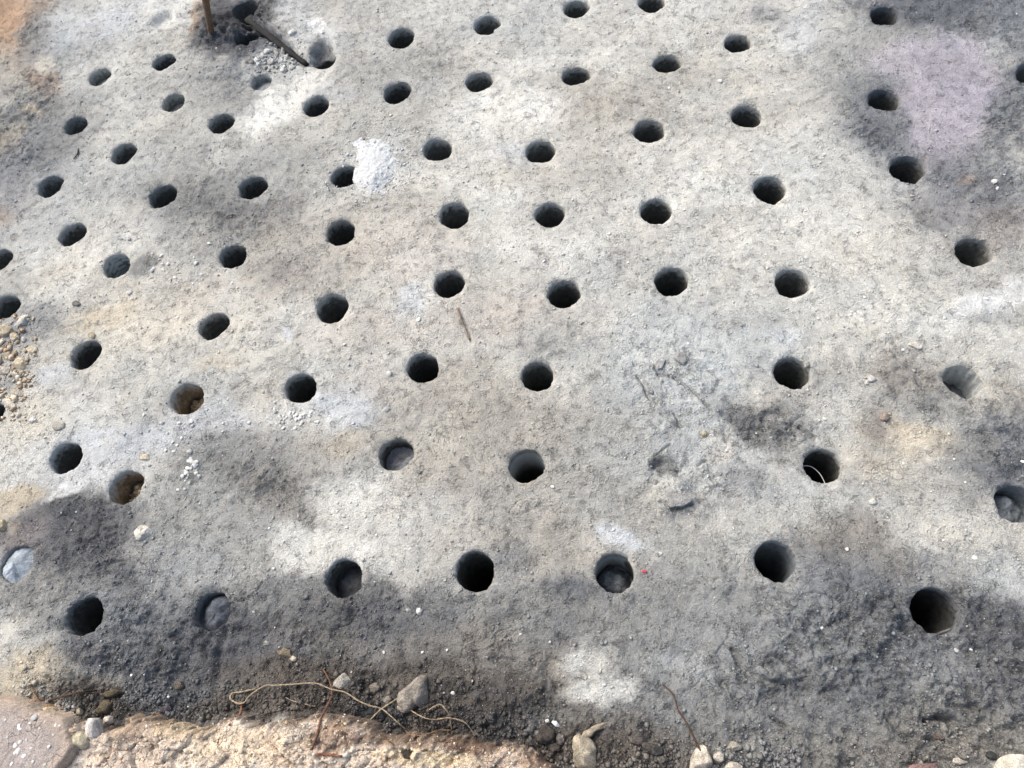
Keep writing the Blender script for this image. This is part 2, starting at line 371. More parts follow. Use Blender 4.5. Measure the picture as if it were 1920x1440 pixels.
# ------------------------------------------------------------------ stains and layers of ash on the ground
# x, y, half width, half height (photo pixels), turn in degrees, colour as it looks in daylight, strength, edge softness
PAL = dict(
    beige=(208, 207, 202), light=(221, 221, 217), white=(236, 235, 230), snow=(238, 240, 241), cream=(217, 211, 199),
    pink=(209, 203, 196), taupe=(182, 178, 171), dtaupe=(142, 138, 133), brown=(108, 102, 97), grey=(173, 174, 172),
    lgrey=(198, 200, 199), cool=(198, 202, 203), blue=(176, 181, 186), bluewhite=(211, 215, 220), dgrey=(142, 143, 143),
    char=(104, 106, 111), coal=(86, 87, 90), indigo=(112, 116, 123), slate=(131, 135, 141), lav=(183, 179, 190), dlav=(155, 155, 161),
    tan=(211, 200, 181), orange=(197, 168, 143), rust=(174, 146, 126), mauve=(148, 143, 143))
BLOBS = [
    # broad tones
    (1770, 170, 230, 270, 0, 'slate', .7, 1), (1880, 420, 130, 120, 0, 'grey', .6, 1),
    (1520, 1250, 560, 270, 4, 'grey', .85, 1), (1500, 1370, 520, 150, 2, 'dgrey', .75, 1), (1680, 1150, 320, 150, 10, 'slate', .6, 1), (1860, 860, 190, 170, 0, 'grey', .7, 1), (900, 830, 400, 150, 3, 'taupe', .75, 1),
    (1080, 980, 300, 120, 0, 'taupe', .7, 1), (860, 20, 560, 75, 0, 'lgrey', .55, 1), (110, 220, 230, 230, 0, 'grey', .75, 1), (360, 330, 290, 140, -10, 'grey', .65, 1), (560, 1200, 620, 130, 2, 'char', .9, 1), (1100, 1200, 300, 130, 5, 'dgrey', .6, 1),
    (480, 900, 260, 120, 10, 'grey', .7, 1), (1300, 880, 260, 160, 10, 'lgrey', .6, 1), (200, 1060, 280, 110, 0, 'dgrey', .7, 1),
    # upper left
    (90, 90, 190, 130, 0, 'grey', .9, 1), (20, 40, 70, 95, 0, 'orange', 1, .8), (10, 150, 60, 70, 0, 'taupe', .7, 1),
    (70, 70, 28, 60, 15, 'dgrey', .7, .8), (200, 40, 110, 40, -10, 'bluewhite', .8, .9), (130, 90, 60, 50, 0, 'blue', .6, 1),
    (90, 155, 42, 24, 20, 'rust', .5, .8), (115, 180, 45, 20, 20, 'mauve', .4, 1), (60, 225, 90, 40, -35, 'dgrey', .8, .9), (60, 215, 24, 14, 0, 'tan', .7, .7),
    (18, 270, 34, 22, -20, 'tan', .8, .6), (60, 310, 150, 60, -20, 'slate', .75, 1), (150, 250, 90, 32, -20, 'dgrey', .6, .9),
    (10, 415, 30, 18, 0, 'orange', .5, .8), (20, 380, 60, 60, 0, 'dlav', .5, 1), (90, 120, 18, 16, 0, 'cream', .7, .5),
    (255, 150, 120, 55, 10, 'light', .7, .9), (305, 36, 34, 24, 0, 'snow', .75, .5), (300, 40, 90, 34, -25, 'light', .6, .8),
    (365, 20, 40, 40, 0, 'light', .6, .8), (372, 40, 14, 40, 8, 'orange', .7, .6),
    (440, 75, 85, 60, 10, 'char', .95, .8), (455, 20, 75, 34, 0, 'coal', .75, .8), (425, 20, 50, 30, 0, 'char', .7, .8), (410, 110, 12, 10, 0, 'cream', .9, .5),
    (420, 135, 70, 30, 0, 'slate', .7, .9), (350, 150, 110, 50, -15, 'grey', .7, 1), (400, 200, 130, 50, -25, 'dgrey', .7, 1),
    (590, 60, 85, 45, 30, 'bluewhite', .6, .8), (600, 45, 26, 16, 0, 'snow', .8, .5), (520, 130, 60, 36, 10, 'lgrey', .8, .7),
    (530, 195, 110, 32, -35, 'white', .95, .7), (470, 240, 60, 22, -30, 'light', .7, .8), (620, 170, 50, 22, 10, 'bluewhite', .6, .8),
    (690, 130, 110, 70, 0, 'grey', .6, 1), (800, 110, 70, 40, 0, 'grey', .5, 1), (700, 30, 90, 40, 0, 'taupe', .35, 1),
    (300, 250, 130, 60, -20, 'beige', .7, 1), (200, 330, 150, 60, -15, 'lgrey', .7, 1), (240, 230, 90, 40, -20, 'light', .5, 1),
    # left, upper middle
    (400, 390, 160, 70, 12, 'dgrey', .95, .9), (330, 300, 120, 60, 0, 'grey', .6, 1), (470, 410, 80, 40, 0, 'char', .55, .9), (500, 310, 90, 50, 0, 'grey', .6, 1),
    (560, 470, 150, 80, 10, 'taupe', .8, 1), (520, 520, 90, 40, 0, 'mauve', .35, 1), (380, 470, 80, 50, 0, 'grey', .8, 1),
    (700, 420, 110, 60, 0, 'taupe', .7, 1), (180, 450, 110, 60, -20, 'light', .8, .9), (150, 500, 120, 60, 0, 'cream', .55, 1), (265, 500, 26, 24, 0, 'dgrey', .85, .6),
    (310, 540, 60, 34, 0, 'lgrey', .6, .9), (80, 420, 90, 40, -20, 'lgrey', .5, 1), (60, 480, 40, 40, 0, 'light', .7, .9),
    # upper middle and centre
    (960, 205, 120, 55, -15, 'white', .75, .9), (900, 240, 90, 40, 0, 'light', .7, .9), (1120, 200, 150, 55, 10, 'taupe', .55, 1),
    (1000, 60, 120, 50, 0, 'lgrey', .55, 1), (1000, 110, 90, 30, 0, 'light', .5, 1), (1180, 60, 120, 50, 0, 'light', .55, 1), (840, 15, 110, 40, 0, 'light', .5, 1),
    (960, 290, 40, 26, 0, 'bluewhite', .8, .8), (900, 350, 160, 60, 5, 'light', .6, 1), (1170, 310, 110, 45, 0, 'taupe', .45, 1),
    (1280, 330, 140, 70, 20, 'light', .75, 1), (1120, 420, 170, 60, 0, 'light', .6, 1), (1320, 420, 110, 50, 0, 'beige', .6, 1),
    (780, 470, 120, 60, 0, 'pink', .75, 1), (980, 470, 120, 50, 0, 'light', .6, 1), (930, 600, 150, 60, 0, 'pink', .75, 1),
    (700, 620, 110, 60, 0, 'pink', .6, 1), (785, 545, 24, 28, 0, 'bluewhite', .8, .8), (552, 626, 17, 13, 0, 'bluewhite', .95, .5),
    (1080, 640, 130, 55, 0, 'grey', .7, 1), (1010, 655, 40, 26, 0, 'dgrey', .4, 1), (900, 770, 210, 85, 5, 'taupe', .95, 1), (870, 700, 90, 40, 0, 'taupe', .6, 1),
    (700, 720, 70, 40, 0, 'pink', .6, 1), (1040, 800, 140, 60, 0, 'taupe', .6, 1), (860, 880, 130, 60, 0, 'taupe', .6, 1), (1100, 870, 100, 60, 0, 'grey', .6, 1),
    # upper right
    (1450, 60, 80, 60, 0, 'beige', .7, 1), (1440, 25, 40, 24, 0, 'slate', .6, .9), (1520, 60, 60, 60, 20, 'bluewhite', .6, .9),
    (1760, 20, 200, 55, 2, 'indigo', .95, .8), (1890, 60, 80, 60, 20, 'slate', .7, .9), (1590, 120, 60, 100, -10, 'grey', .8, .9),
    (1680, 70, 110, 24, 0, 'grey', .6, .7), (1690, 215, 110, 70, 25, 'slate', .95, .8), (1580, 190, 40, 40, 0, 'dgrey', .45, 1), (1630, 250, 60, 34, 30, 'indigo', .6, .9),
    (1880, 190, 80, 110, 0, 'slate', .9, .9), (1840, 90, 60, 26, 20, 'lgrey', .7, .8), (1820, 60, 70, 20, 10, 'slate', .6, .8),
    (1780, 185, 88, 125, 12, 'lav', 1, .55), (1690, 110, 70, 40, 0, 'lav', .6, .8), (1810, 120, 50, 26, 20, 'light', .4, .8), (1790, 290, 60, 50, 0, 'dlav', .8, .9),
    (1830, 350, 130, 60, 10, 'slate', .85, .9), (1790, 400, 70, 40, 30, 'dlav', .6, 1), (1740, 390, 50, 22, 35, 'dgrey', .6, .9), (1880, 430, 60, 50, 0, 'mauve', .6, 1),
    (1820, 345, 22, 14, 0, 'rust', .35, .8), (1500, 290, 110, 70, 0, 'light', .7, 1), (1460, 310, 60, 34, 0, 'lgrey', .6, .9), (1600, 330, 80, 50, 20, 'beige', .6, 1),
    (1580, 440, 130, 60, 10, 'light', .7, 1), (1400, 440, 80, 40, 0, 'light', .5, 1), (1660, 480, 110, 50, 0, 'beige', .5, 1),
    (1870, 565, 80, 28, -22, 'snow', .85, .6), (1850, 600, 90, 22, -10, 'grey', .5, .8), (1830, 640, 130, 40, 10, 'light', .75, .9),
    # left, lower middle
    (270, 610, 200, 85, -10, 'cream', .7, 1), (180, 600, 60, 28, -20, 'tan', .65, .9), (370, 560, 100, 34, 0, 'pink', .6, 1),
    (90, 560, 90, 40, -15, 'light', .6, .9), (70, 605, 55, 40, -20, 'slate', .55, .9), (110, 705, 40, 24, 0, 'bluewhite', .9, .8),
    (390, 690, 40, 20, -20, 'tan', .75, .8), (300, 690, 110, 50, -20, 'beige', .6, 1), (420, 735, 70, 40, -20, 'grey', .55, 1), (490, 730, 60, 30, 0, 'taupe', .5, 1),
    (300, 810, 230, 46, -8, 'bluewhite', .7, .9), (150, 760, 140, 50, 0, 'light', .6, 1), (60, 790, 60, 50, 0, 'cream', .55, 1), (640, 770, 80, 46, 0, 'bluewhite', .75, .8), (560, 790, 90, 26, -8, 'light', .7, .8),
    (170, 870, 150, 50, -20, 'bluewhite', .65, .9), (40, 880, 70, 34, 0, 'light', .6, .9), (110, 925, 46, 14, -25, 'snow', .8, .6), (28, 930, 56, 24, -12, 'tan', .95, .6),
    (480, 880, 180, 90, 15, 'dgrey', .7, 1), (540, 930, 120, 60, 10, 'dtaupe', .55, 1), (600, 850, 60, 50, 0, 'taupe', .6, 1), (640, 830, 40, 26, 0, 'tan', .5, 1),
    (350, 900, 60, 36, -30, 'grey', .7, .9), (130, 985, 170, 62, -8, 'char', .98, .7), (40, 1010, 55, 50, -30, 'mauve', .8, .8), (15, 985, 26, 24, 0, 'tan', .5, .8),
    (210, 1050, 150, 62, 0, 'char', .85, .9), (320, 950, 70, 40, 0, 'grey', .6, 1), (330, 1050, 100, 60, 10, 'lgrey', .6, .9), (370, 1040, 60, 44, 10, 'blue', .7, .9), (250, 1040, 50, 26, 0, 'taupe', .4, 1),
    (40, 1130, 80, 46, 0, 'dgrey', .6, .9), (300, 1120, 60, 30, 0, 'grey', .5, .9),
    (590, 1020, 105, 46, 5, 'white', .9, .8), (720, 950, 130, 55, 12, 'light', .85, .9), (660, 1040, 70, 34, -10, 'white', .6, .8), (470, 1020, 60, 46, 0, 'grey', .8, 1),
    # bottom left
    (60, 1200, 90, 40, 10, 'beige', .8, .9), (80, 1260, 90, 46, 10, 'tan', .95, .7), (175, 1220, 26, 46, 10, 'mauve', .8, .6), (120, 1175, 60, 22, 0, 'dgrey', .5, .9),
    (280, 1220, 130, 70, 10, 'slate', .95, .8), (250, 1170, 90, 40, 0, 'dgrey', .7, .9), (360, 1240, 90, 70, 0, 'char', .85, .9), (330, 1290, 110, 40, 0, 'slate', .8, .8), (410, 1190, 28, 80, 5, 'coal', .5, .8),
    (480, 1180, 130, 70, 0, 'char', .95, .9), (620, 1170, 200, 66, 0, 'char', .95, .9), (520, 1120, 110, 40, 0, 'dgrey', .8, .9), (800, 1190, 300, 80, 2, 'dtaupe', .85, .9), (720, 1160, 160, 50, 0, 'char', .75, .9),
    (560, 1280, 200, 46, 0, 'brown', .9, .8), (860, 1290, 280, 55, 3, 'brown', .85, .9), (900, 1330, 130, 46, 0, 'coal', .8, .8), (720, 1330, 260, 40, 0, 'brown', .8, .8),
    (890, 1130, 160, 50, 0, 'dgrey', .7, 1), (960, 1010, 130, 60, 0, 'taupe', .65, 1), (950, 1050, 60, 30, 0, 'slate', .5, 1), (960, 1200, 100, 50, 0, 'dtaupe', .6, 1),
    # bottom middle
    (1140, 940, 130, 55, 0, 'grey', .5, 1), (1090, 1115, 65, 26, 10, 'indigo', .9, .8), (1160, 1015, 55, 28, 0, 'bluewhite', .8, .8), (1060, 1010, 60, 46, 0, 'taupe', .6, 1),
    (1120, 1150, 120, 34, 0, 'dgrey', .55, 1), (1060, 1220, 55, 60, 0, 'dtaupe', .7, 1), (1075, 1290, 36, 26, 0, 'tan', .55, .8), (1060, 1240, 28, 34, 0, 'tan', .35, 1),
    (1260, 1060, 110, 60, 0, 'grey', .6, 1), (1250, 1190, 120, 60, 0, 'grey', .55, 1), (1300, 1250, 100, 46, 0, 'grey', .55, 1), (1150, 1370, 120, 46, 0, 'brown', .8, .9), (1250, 1390, 120, 40, 0, 'brown', .7, .9),
    # bank foot
    (300, 1340, 180, 34, 0, 'coal', .8, .8), (560, 1335, 200, 40, 0, 'brown', .9, .7), (800, 1365, 220, 46, 4, 'brown', .95, .7), (700, 1345, 80, 30, 0, 'coal', .7, .8), (960, 1390, 120, 46, 8, 'coal', .75, .8), (180, 1320, 80, 40, 10, 'brown', .85, .7),
    (1060, 1420, 110, 50, 0, 'brown', .9, .8), (1200, 1430, 160, 34, 0, 'brown', .8, .8), (512, 78, 64, 13, 36, 'char', .8, .8), (428, 34, 40, 16, -20, 'coal', .9, .7), (600, 92, 24, 20, 0, 'dgrey', .8, .7), (705, 305, 62, 66, 0, 'snow', .5, .8),
    # right
    (1260, 700, 160, 150, 10, 'cool', .9, .9), (1180, 720, 40, 110, 0, 'lgrey', .4, 1), (1420, 650, 90, 60, 30, 'cool', .7, 1), (1455, 630, 36, 16, 10, 'bluewhite', .6, .8), (1410, 800, 120, 34, 32, 'dgrey', .85, 1), (1390, 790, 50, 18, 32, 'char', .5, 1), (1480, 800, 60, 34, 30, 'dgrey', .7, .9), (1300, 880, 110, 60, 10, 'cool', .7, 1),
    (1350, 845, 30, 22, 0, 'pink', .8, .7), (1330, 820, 18, 12, 0, 'cream', .7, .6), (1242, 870, 20, 20, 0, 'char', .8, .6), (1300, 950, 50, 20, -10, 'dgrey', .4, .9), (1390, 910, 60, 44, 30, 'slate', .5, .9),
    (1620, 640, 110, 50, 0, 'beige', .6, 1), (1700, 700, 80, 46, 30, 'dtaupe', .65, .9), (1590, 780, 60, 70, 25, 'light', .5, 1), (1730, 820, 100, 36, 10, 'tan', .75, .9), (1660, 800, 26, 22, 0, 'mauve', .6, .7), (1640, 870, 100, 40, 20, 'cream', .7, .9),
    (1770, 760, 60, 34, 0, 'dgrey', .6, .9), (1870, 740, 60, 50, 0, 'taupe', .6, .9), (1880, 830, 100, 70, -10, 'slate', .8, .9), (1890, 865, 60, 40, -15, 'indigo', .8, .9), (1840, 830, 60, 34, 0, 'dgrey', .5, .9),
    (1750, 990, 130, 46, 0, 'beige', .7, 1), (1490, 965, 90, 30, -5, 'cream', .6, 1), (1580, 940, 90, 36, 0, 'lgrey', .55, 1), (1700, 920, 90, 30, 0, 'grey', .4, 1), (1500, 1030, 60, 24, 0, 'slate', .5, .9),
    (1570, 1010, 100, 44, 10, 'dtaupe', .75, .9), (1600, 1110, 120, 70, 25, 'indigo', .8, .9), (1480, 1150, 150, 60, 15, 'slate', .7, 1), (1380, 1080, 60, 50, 0, 'grey', .6, 1), (1680, 1060, 60, 40, 0, 'dtaupe', .5, 1),
    (1880, 1080, 90, 55, 20, 'cool', .75, .9), (1850, 1190, 120, 70, 15, 'char', .75, .9), (1640, 1190, 130, 60, 20, 'slate', .6, 1), (1430, 1250, 140, 50, 10, 'grey', .6, 1), (1600, 1330, 220, 70, 5, 'dgrey', .75, 1),
    (1860, 1300, 120, 60, 10, 'char', .6, 1), (1720, 1310, 120, 40, 0, 'dgrey', .5, 1), (1480, 1400, 200, 46, 0, 'dgrey', .75, 1), (1740, 1410, 140, 34, 0, 'dtaupe', .6, .9), (1735, 1438, 40, 12, 0, 'rust', .5, .8), (1420, 1420, 90, 26, 0, 'char', .5, .9),
    # greyer stretches
    (380, 985, 150, 90, 10, 'grey', .75, 1), (560, 300, 120, 60, 0, 'grey', .5, 1), (690, 235, 80, 40, 0, 'grey', .45, 1), (1130, 170, 120, 50, 0, 'taupe', .4, 1), (1430, 950, 120, 50, 0, 'lgrey', .6, 1), (1180, 800, 90, 80, 0, 'grey', .5, 1), (1330, 1130, 140, 70, 0, 'grey', .7, 1), (1420, 330, 90, 40, 0, 'lgrey', .4, 1),
    (1350, 600, 160, 50, 0, 'lgrey', .6, 1), (1180, 480, 120, 40, 0, 'lgrey', .4, 1), (760, 380, 60, 30, 0, 'taupe', .5, 1), (260, 700, 60, 30, 0, 'grey', .35, 1), (1300, 130, 90, 40, 0, 'taupe', .4, 1), (1000, 340, 90, 30, 0, 'taupe', .35, 1),
    (250, 1150, 130, 46, 0, 'slate', .75, 1), (300, 1240, 170, 70, 0, 'char', .6, 1), (1330, 1160, 280, 110, 4, 'dgrey', .55, 1), (1500, 1330, 300, 90, 0, 'dgrey', .5, 1), (1260, 690, 120, 95, 8, 'cool', .9, .9), (1300, 800, 80, 70, 0, 'cool', .6, 1), (1290, 880, 70, 50, 0, 'lgrey', .6, 1), (1240, 872, 18, 18, 0, 'dgrey', .8, .7),
    (1270, 1310, 220, 80, 4, 'dgrey', .6, 1), (1560, 1260, 260, 90, 6, 'slate', .5, 1), (1700, 1390, 240, 70, 0, 'dtaupe', .5, 1), (1000, 1160, 160, 50, 0, 'dgrey', .6, 1),
    # thin pale dust lying over the rest
    (1110, 1240, 52, 54, 20, 'beige', .95, .8), (1125, 1288, 78, 30, -8, 'light', .85, .8), (1115, 1292, 46, 14, -8, 'light', .6, .8), (1085, 1215, 26, 24, 0, 'light', .8, .7), (590, 1022, 96, 42, 4, 'light', .9, .8), (700, 950, 120, 44, 15, 'light', .9, .7), (660, 1046, 50, 26, -10, 'white', .7, .7), (560, 1050, 40, 18, 10, 'light', .6, .7),
    (530, 195, 96, 26, -35, 'white', .9, .6), (960, 205, 110, 46, -15, 'white', .7, .8), (1872, 560, 96, 32, -22, 'snow', .95, .7), (1785, 180, 80, 122, 8, 'lav', .9, .5), (1725, 105, 66, 36, 15, 'lav', .7, .7),
    (1815, 716, 46, 14, 20, 'light', .4, .8), (110, 925, 44, 12, -25, 'snow', .8, .5), (130, 875, 60, 30, -25, 'bluewhite', .6, .8), (330, 800, 150, 22, -6, 'bluewhite', .7, .8), (640, 765, 60, 30, 10, 'bluewhite', .7, .7),
    (1160, 1015, 46, 22, 0, 'bluewhite', .9, .6), (600, 45, 26, 16, 0, 'snow', .8, .5), (240, 300, 60, 30, -20, 'light', .35, 1), (420, 300, 40, 20, -30, 'light', .4, .9), (1320, 300, 90, 50, 20, 'light', .5, 1), (1560, 420, 100, 40, 10, 'light', .5, 1), (170, 455, 70, 40, -20, 'light', .7, .8), (1280, 1230, 70, 30, 0, 'cool', .35, .9),
]
# ground far outside the frame continues in the same ash tones
def paint(X, Y):
    wx = X + 0.045 * fbm(X, Y, 0.22, 3, 101) + 0.018 * fbm(X, Y, 0.045, 2, 131)
    wy = Y + 0.045 * fbm(X, Y, 0.22, 3, 111) + 0.018 * fbm(X, Y, 0.045, 2, 141)
    col = np.empty(X.shape + (3,), np.float32)
    col[:] = np.array(PAL['beige'], np.float32)
    big = fbm(X, Y, 0.8, 4, 21)
    col += (sstep(0.12, 0.42, big)[..., None] * (np.array(PAL['dgrey'], np.float32) - col)) * 0.35
    col += (sstep(0.10, 0.40, -big)[..., None] * (np.array(PAL['light'], np.float32) - col)) * 0.5
    ed = 0.85 * fbm(X, Y, 0.12, 5, 151, 0.72) + 0.22 * vnoise(X * 150, Y * 150, 171)
    for (px, py, rx, ry, rot, cn, wgt, soft) in BLOBS:
        c = at(px, py)
        a = math.radians(rot)
        e1 = at(px + rx * math.cos(a), py + rx * math.sin(a)) - c
        e2 = at(px - ry * math.sin(a), py + ry * math.cos(a)) - c
        Mi = np.linalg.inv(np.stack([e1, e2], 1))
        R = 1.35 * (np.linalg.norm(e1) + np.linalg.norm(e2)) + 0.1
        msk = (np.abs(X - c[0]) < R) & (np.abs(Y - c[1]) < R)
        if not msk.any():
            continue
        dx, dy = wx[msk] - c[0], wy[msk] - c[1]
        d = np.sqrt((Mi[0, 0] * dx + Mi[0, 1] * dy) ** 2 + (Mi[1, 0] * dx + Mi[1, 1] * dy) ** 2)
        al = wgt * (1 - sstep(1 - 0.74 * soft, 1 + 0.48 * soft, d + {'lav': 0.26, 'white': 0.40, 'snow': 0.36, 'tan': 0.75, 'cream': 0.6, 'bluewhite': 0.7, 'orange': 0.6, 'rust': 0.8, 'pink': 0.5}.get(cn, 0.34) * ed[msk] * (1 if (px + py) % 2 else -1)))
        cc = col[msk]
        col[msk] = cc + al[:, None] * (np.array(PAL[cn], np.float32) - cc)
    return col

# ------------------------------------------------------------------ the ground sheet
def spaced(a, b, s0, s1):
    out = [a]
    while out[-1] < b:
        k = (out[-1] - a) / (b - a)
        out.append(out[-1] + s0 + (s1 - s0) * k)
    return out
ys = spaced(-0.16, 3.45, 0.0030, 0.0056)
g = 0.006
lo, hi = [], []
y_ = ys[0]
while y_ > -2.5:
    y_ -= g; g *= 1.18; lo.append(y_)
g = 0.008
y_ = ys[-1]
while y_ < 60:
    y_ += g; g *= 1.16; hi.append(y_)
ys = np.array(lo[::-1] + ys + hi)
us = list(np.linspace(0, 1, 900))
g, u_ = 0.0015, 1.0
ext = []
while u_ < 9:
    u_ += g; g *= 1.17; ext.append(u_)
us = np.array([1 - e for e in ext[::-1]] + us + ext)
XL = -1.78 - 0.345 * (ys + 0.1)
XR = 1.02 + 0.232 * (ys + 0.1)
GX = (XL[:, None] + us[None, :] * (XR - XL)[:, None])
GY = np.repeat(ys[:, None], len(us), 1)
NR, NC = GX.shape
GC = paint(GX, GY)
lum = GC.mean(-1) / 255.0
# how crumbly the surface is: dark ash is coarse, pale dust and the lavender patch are smooth
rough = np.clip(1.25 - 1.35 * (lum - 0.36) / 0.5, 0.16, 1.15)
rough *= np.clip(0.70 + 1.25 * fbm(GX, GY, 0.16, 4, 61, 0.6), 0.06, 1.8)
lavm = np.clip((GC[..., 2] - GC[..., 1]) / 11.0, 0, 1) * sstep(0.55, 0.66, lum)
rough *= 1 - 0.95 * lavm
EDGE = [(-400, 1290), (-60, 1288), (20, 1292), (60, 1304), (95, 1322), (130, 1336), (165, 1345), (205, 1350), (235, 1332), (300, 1335), (345, 1350), (372, 1356), (410, 1338),
        (440, 1328), (475, 1336), (510, 1344), (560, 1330), (600, 1324), (650, 1328), (685, 1336), (705, 1352), (730, 1366), (770, 1364), (820, 1366), (865, 1366), (895, 1382),
        (925, 1380), (965, 1384), (1000, 1402), (1025, 1424), (1060, 1450), (1120, 1470), (1300, 1475), (1500, 1490), (1900, 1470), (2300, 1470)]
BH = 0.075
EP = np.array([at(x, y, BH) for x, y in EDGE])
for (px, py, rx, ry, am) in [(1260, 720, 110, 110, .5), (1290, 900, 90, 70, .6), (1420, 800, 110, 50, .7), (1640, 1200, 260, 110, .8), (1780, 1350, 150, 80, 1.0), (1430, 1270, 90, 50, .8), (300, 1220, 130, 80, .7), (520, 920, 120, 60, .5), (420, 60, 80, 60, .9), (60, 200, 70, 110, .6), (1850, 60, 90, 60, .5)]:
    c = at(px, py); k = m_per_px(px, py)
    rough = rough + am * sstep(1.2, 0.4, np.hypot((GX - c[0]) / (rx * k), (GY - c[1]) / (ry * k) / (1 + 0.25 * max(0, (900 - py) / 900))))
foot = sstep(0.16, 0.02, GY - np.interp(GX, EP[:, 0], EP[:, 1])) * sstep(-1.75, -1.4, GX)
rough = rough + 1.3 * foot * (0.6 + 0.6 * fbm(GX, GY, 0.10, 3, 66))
def relief(X, Y, rg):
    z = 0.016 * fbm(X, Y, 0.55, 3, 31) + 0.009 * fbm(X, Y, 0.13, 3, 36)
    f1, f2 = worley(X + 0.006 * vnoise(X * 90, Y * 90, 5), Y + 0.006 * vnoise(X * 90, Y * 90, 6), 0.020, 41)
    lump = (1 - np.clip(f1, 0, 1) ** 2)
    pick = sstep(-0.1, 0.5, vnoise(X * 24, Y * 24, 47))
    z = z + rg * 0.0075 * lump * pick
    g1, g2 = worley(X, Y, 0.010, 51)
    z = z + rg * 0.0048 * (1 - np.clip(g1, 0, 1) ** 2) * sstep(-0.35, 0.4, vnoise(X * 45, Y * 45, 53))
    z = z + rg * 0.0100 * fbm(X, Y, 0.034, 4, 71, 0.68)
    # scraped streaks running down to the right, in the right half
    a = math.radians(-42)
    s, t = X * math.cos(a) + Y * math.sin(a), -X * math.sin(a) + Y * math.cos(a)
    msk = sstep(-0.2, 0.5, X + 0.12 * (Y - 1)) * sstep(2.2, 1.4, Y)
    z = z + msk * (0.35 + 0.65 * rg) * 0.0110 * fbm(s * 0.30, t, 0.016, 3, 81, 0.6)
    # thin cracks
    c1, c2 = worley(X + 0.02 * vnoise(X * 30, Y * 30, 8), Y + 0.02 * vnoise(X * 30, Y * 30, 9), 0.075, 91)
    ck = sstep(0.075, 0.0, c2 - c1) * sstep(0.1, 0.4, vnoise(X * 7, Y * 7, 95))
    z = z - 0.006 * ck * np.clip(rg * 1.3, 0, 1)
    return z
GZ = relief(GX, GY, rough)
fade = sstep(8, 3.6, np.hypot(GX, GY - 1.5))
GZ *= fade
# the ground climbs a little towards the far left corner
GZ += 0.10 * sstep(-2.35, -3.2, GX + 0.08 * (GY - 3)) * sstep(1.6, 2.8, GY)

def along(X, Y, pts, width):                     # weight of a groove drawn through photo points
    best = np.full(X.shape, 9.0)
    P = [at(*p) for p in pts]
    for a, b in zip(P[:-1], P[1:]):
        ab = b - a
        t = np.clip(((X - a[0]) * ab[0] + (Y - a[1]) * ab[1]) / (ab @ ab), 0, 1)
        best = np.minimum(best, np.hypot(X - a[0] - t * ab[0], Y - a[1] - t * ab[1]))
    return np.clip(1 - best / width, 0, 1)
wobx, woby = GX + 0.008 * fbm(GX, GY, 0.06, 3, 201), GY + 0.008 * fbm(GX, GY, 0.06, 3, 211)
gv = along(wobx, woby, [(462, 40), (480, 52), (520, 82), (572, 118), (598, 116)], 0.030)
gv2 = along(wobx, woby, [(459, 18), (464, 60)], 0.05)
gv3 = along(wobx, woby, [(405, 40), (440, 28), (462, 34)], 0.045)
GZ -= 0.022 * sstep(0, 0.85, gv) + 0.040 * sstep(0, 0.9, gv2) + 0.018 * sstep(0, 0.9, gv3)
CH = at(604, 98)
dcr = np.hypot((wobx - CH[0]) / 0.066, (woby - CH[1]) / 0.080)
GZ -= 0.055 * sstep(1.0, 0.35, dcr)
# crust cracks and lifted flakes in the pale grey area right of the middle
for pts, wd, dp in [([(1262, 709), (1290, 728), (1316, 752), (1336, 768)], 0.005, 0.013),
                    ([(1195, 705), (1208, 728), (1216, 748), (1230, 756)], 0.006, 0.012),
                    ([(1236, 777), (1258, 792), (1282, 800)], 0.006, 0.012), ([(1264, 776), (1280, 800)], 0.005, 0.010),
                    ([(1226, 690), (1236, 703), (1256, 708)], 0.005, 0.012), ([(1228, 852), (1256, 832)], 0.006, 0.010),
                    ([(1310, 872), (1326, 862)], 0.006, 0.008), ([(1240, 945), (1262, 955), (1295, 945)], 0.007, 0.012),
                    ([(1378, 1222), (1402, 1262), (1440, 1280), (1468, 1284)], 0.012, 0.018), ([(1432, 1246), (1444, 1266)], 0.006, 0.012),
                    ([(1740, 1352), (1760, 1346), (1782, 1350)], 0.010, 0.028), ([(1734, 1386), (1760, 1392)], 0.008, 0.012),
                    ([(1450, 1345), (1474, 1360)], 0.008, 0.016), ([(408, 1120), (424, 1172), (412, 1230), (402, 1300)], 0.020, 0.014),
                    ([(862, 580), (870, 606), (882, 640)], 0.010, 0.006), ([(1500, 800), (1530, 820)], 0.008, 0.012),
                    ([(1430, 790), (1462, 812), (1490, 826)], 0.010, 0.012), ([(1775, 1325), (1800, 1328), (1830, 1322)], 0.010, 0.012)]:
    GZ -= dp * sstep(0, 0.9, along(wobx, woby, pts, wd))
for (px, py, rx, dz) in [(1262, 928, 45, 0.016), (1240, 872, 22, -0.02), (1185, 690, 18, 0.0), (520, 935, 45, -0.012), (145, 1230, 60, 0.02), (60, 1240, 110, 0.03),
                         (1090, 1270, 14, -0.008), (1110, 1290, 12, -0.006), (305, 36, 26, -0.03), (1090, 1112, 40, -0.010), (1440, 1275, 30, 0.012), (1780, 1300, 60, 0.010), (1780, 1370, 34, -0.014), (1820, 580, 40, 0.010)]:
    c = at(px, py); r_ = rx * m_per_px(px, py)
    GZ += dz * sstep(1.1, 0.35, np.hypot(wobx - c[0], woby - c[1]) / r_)

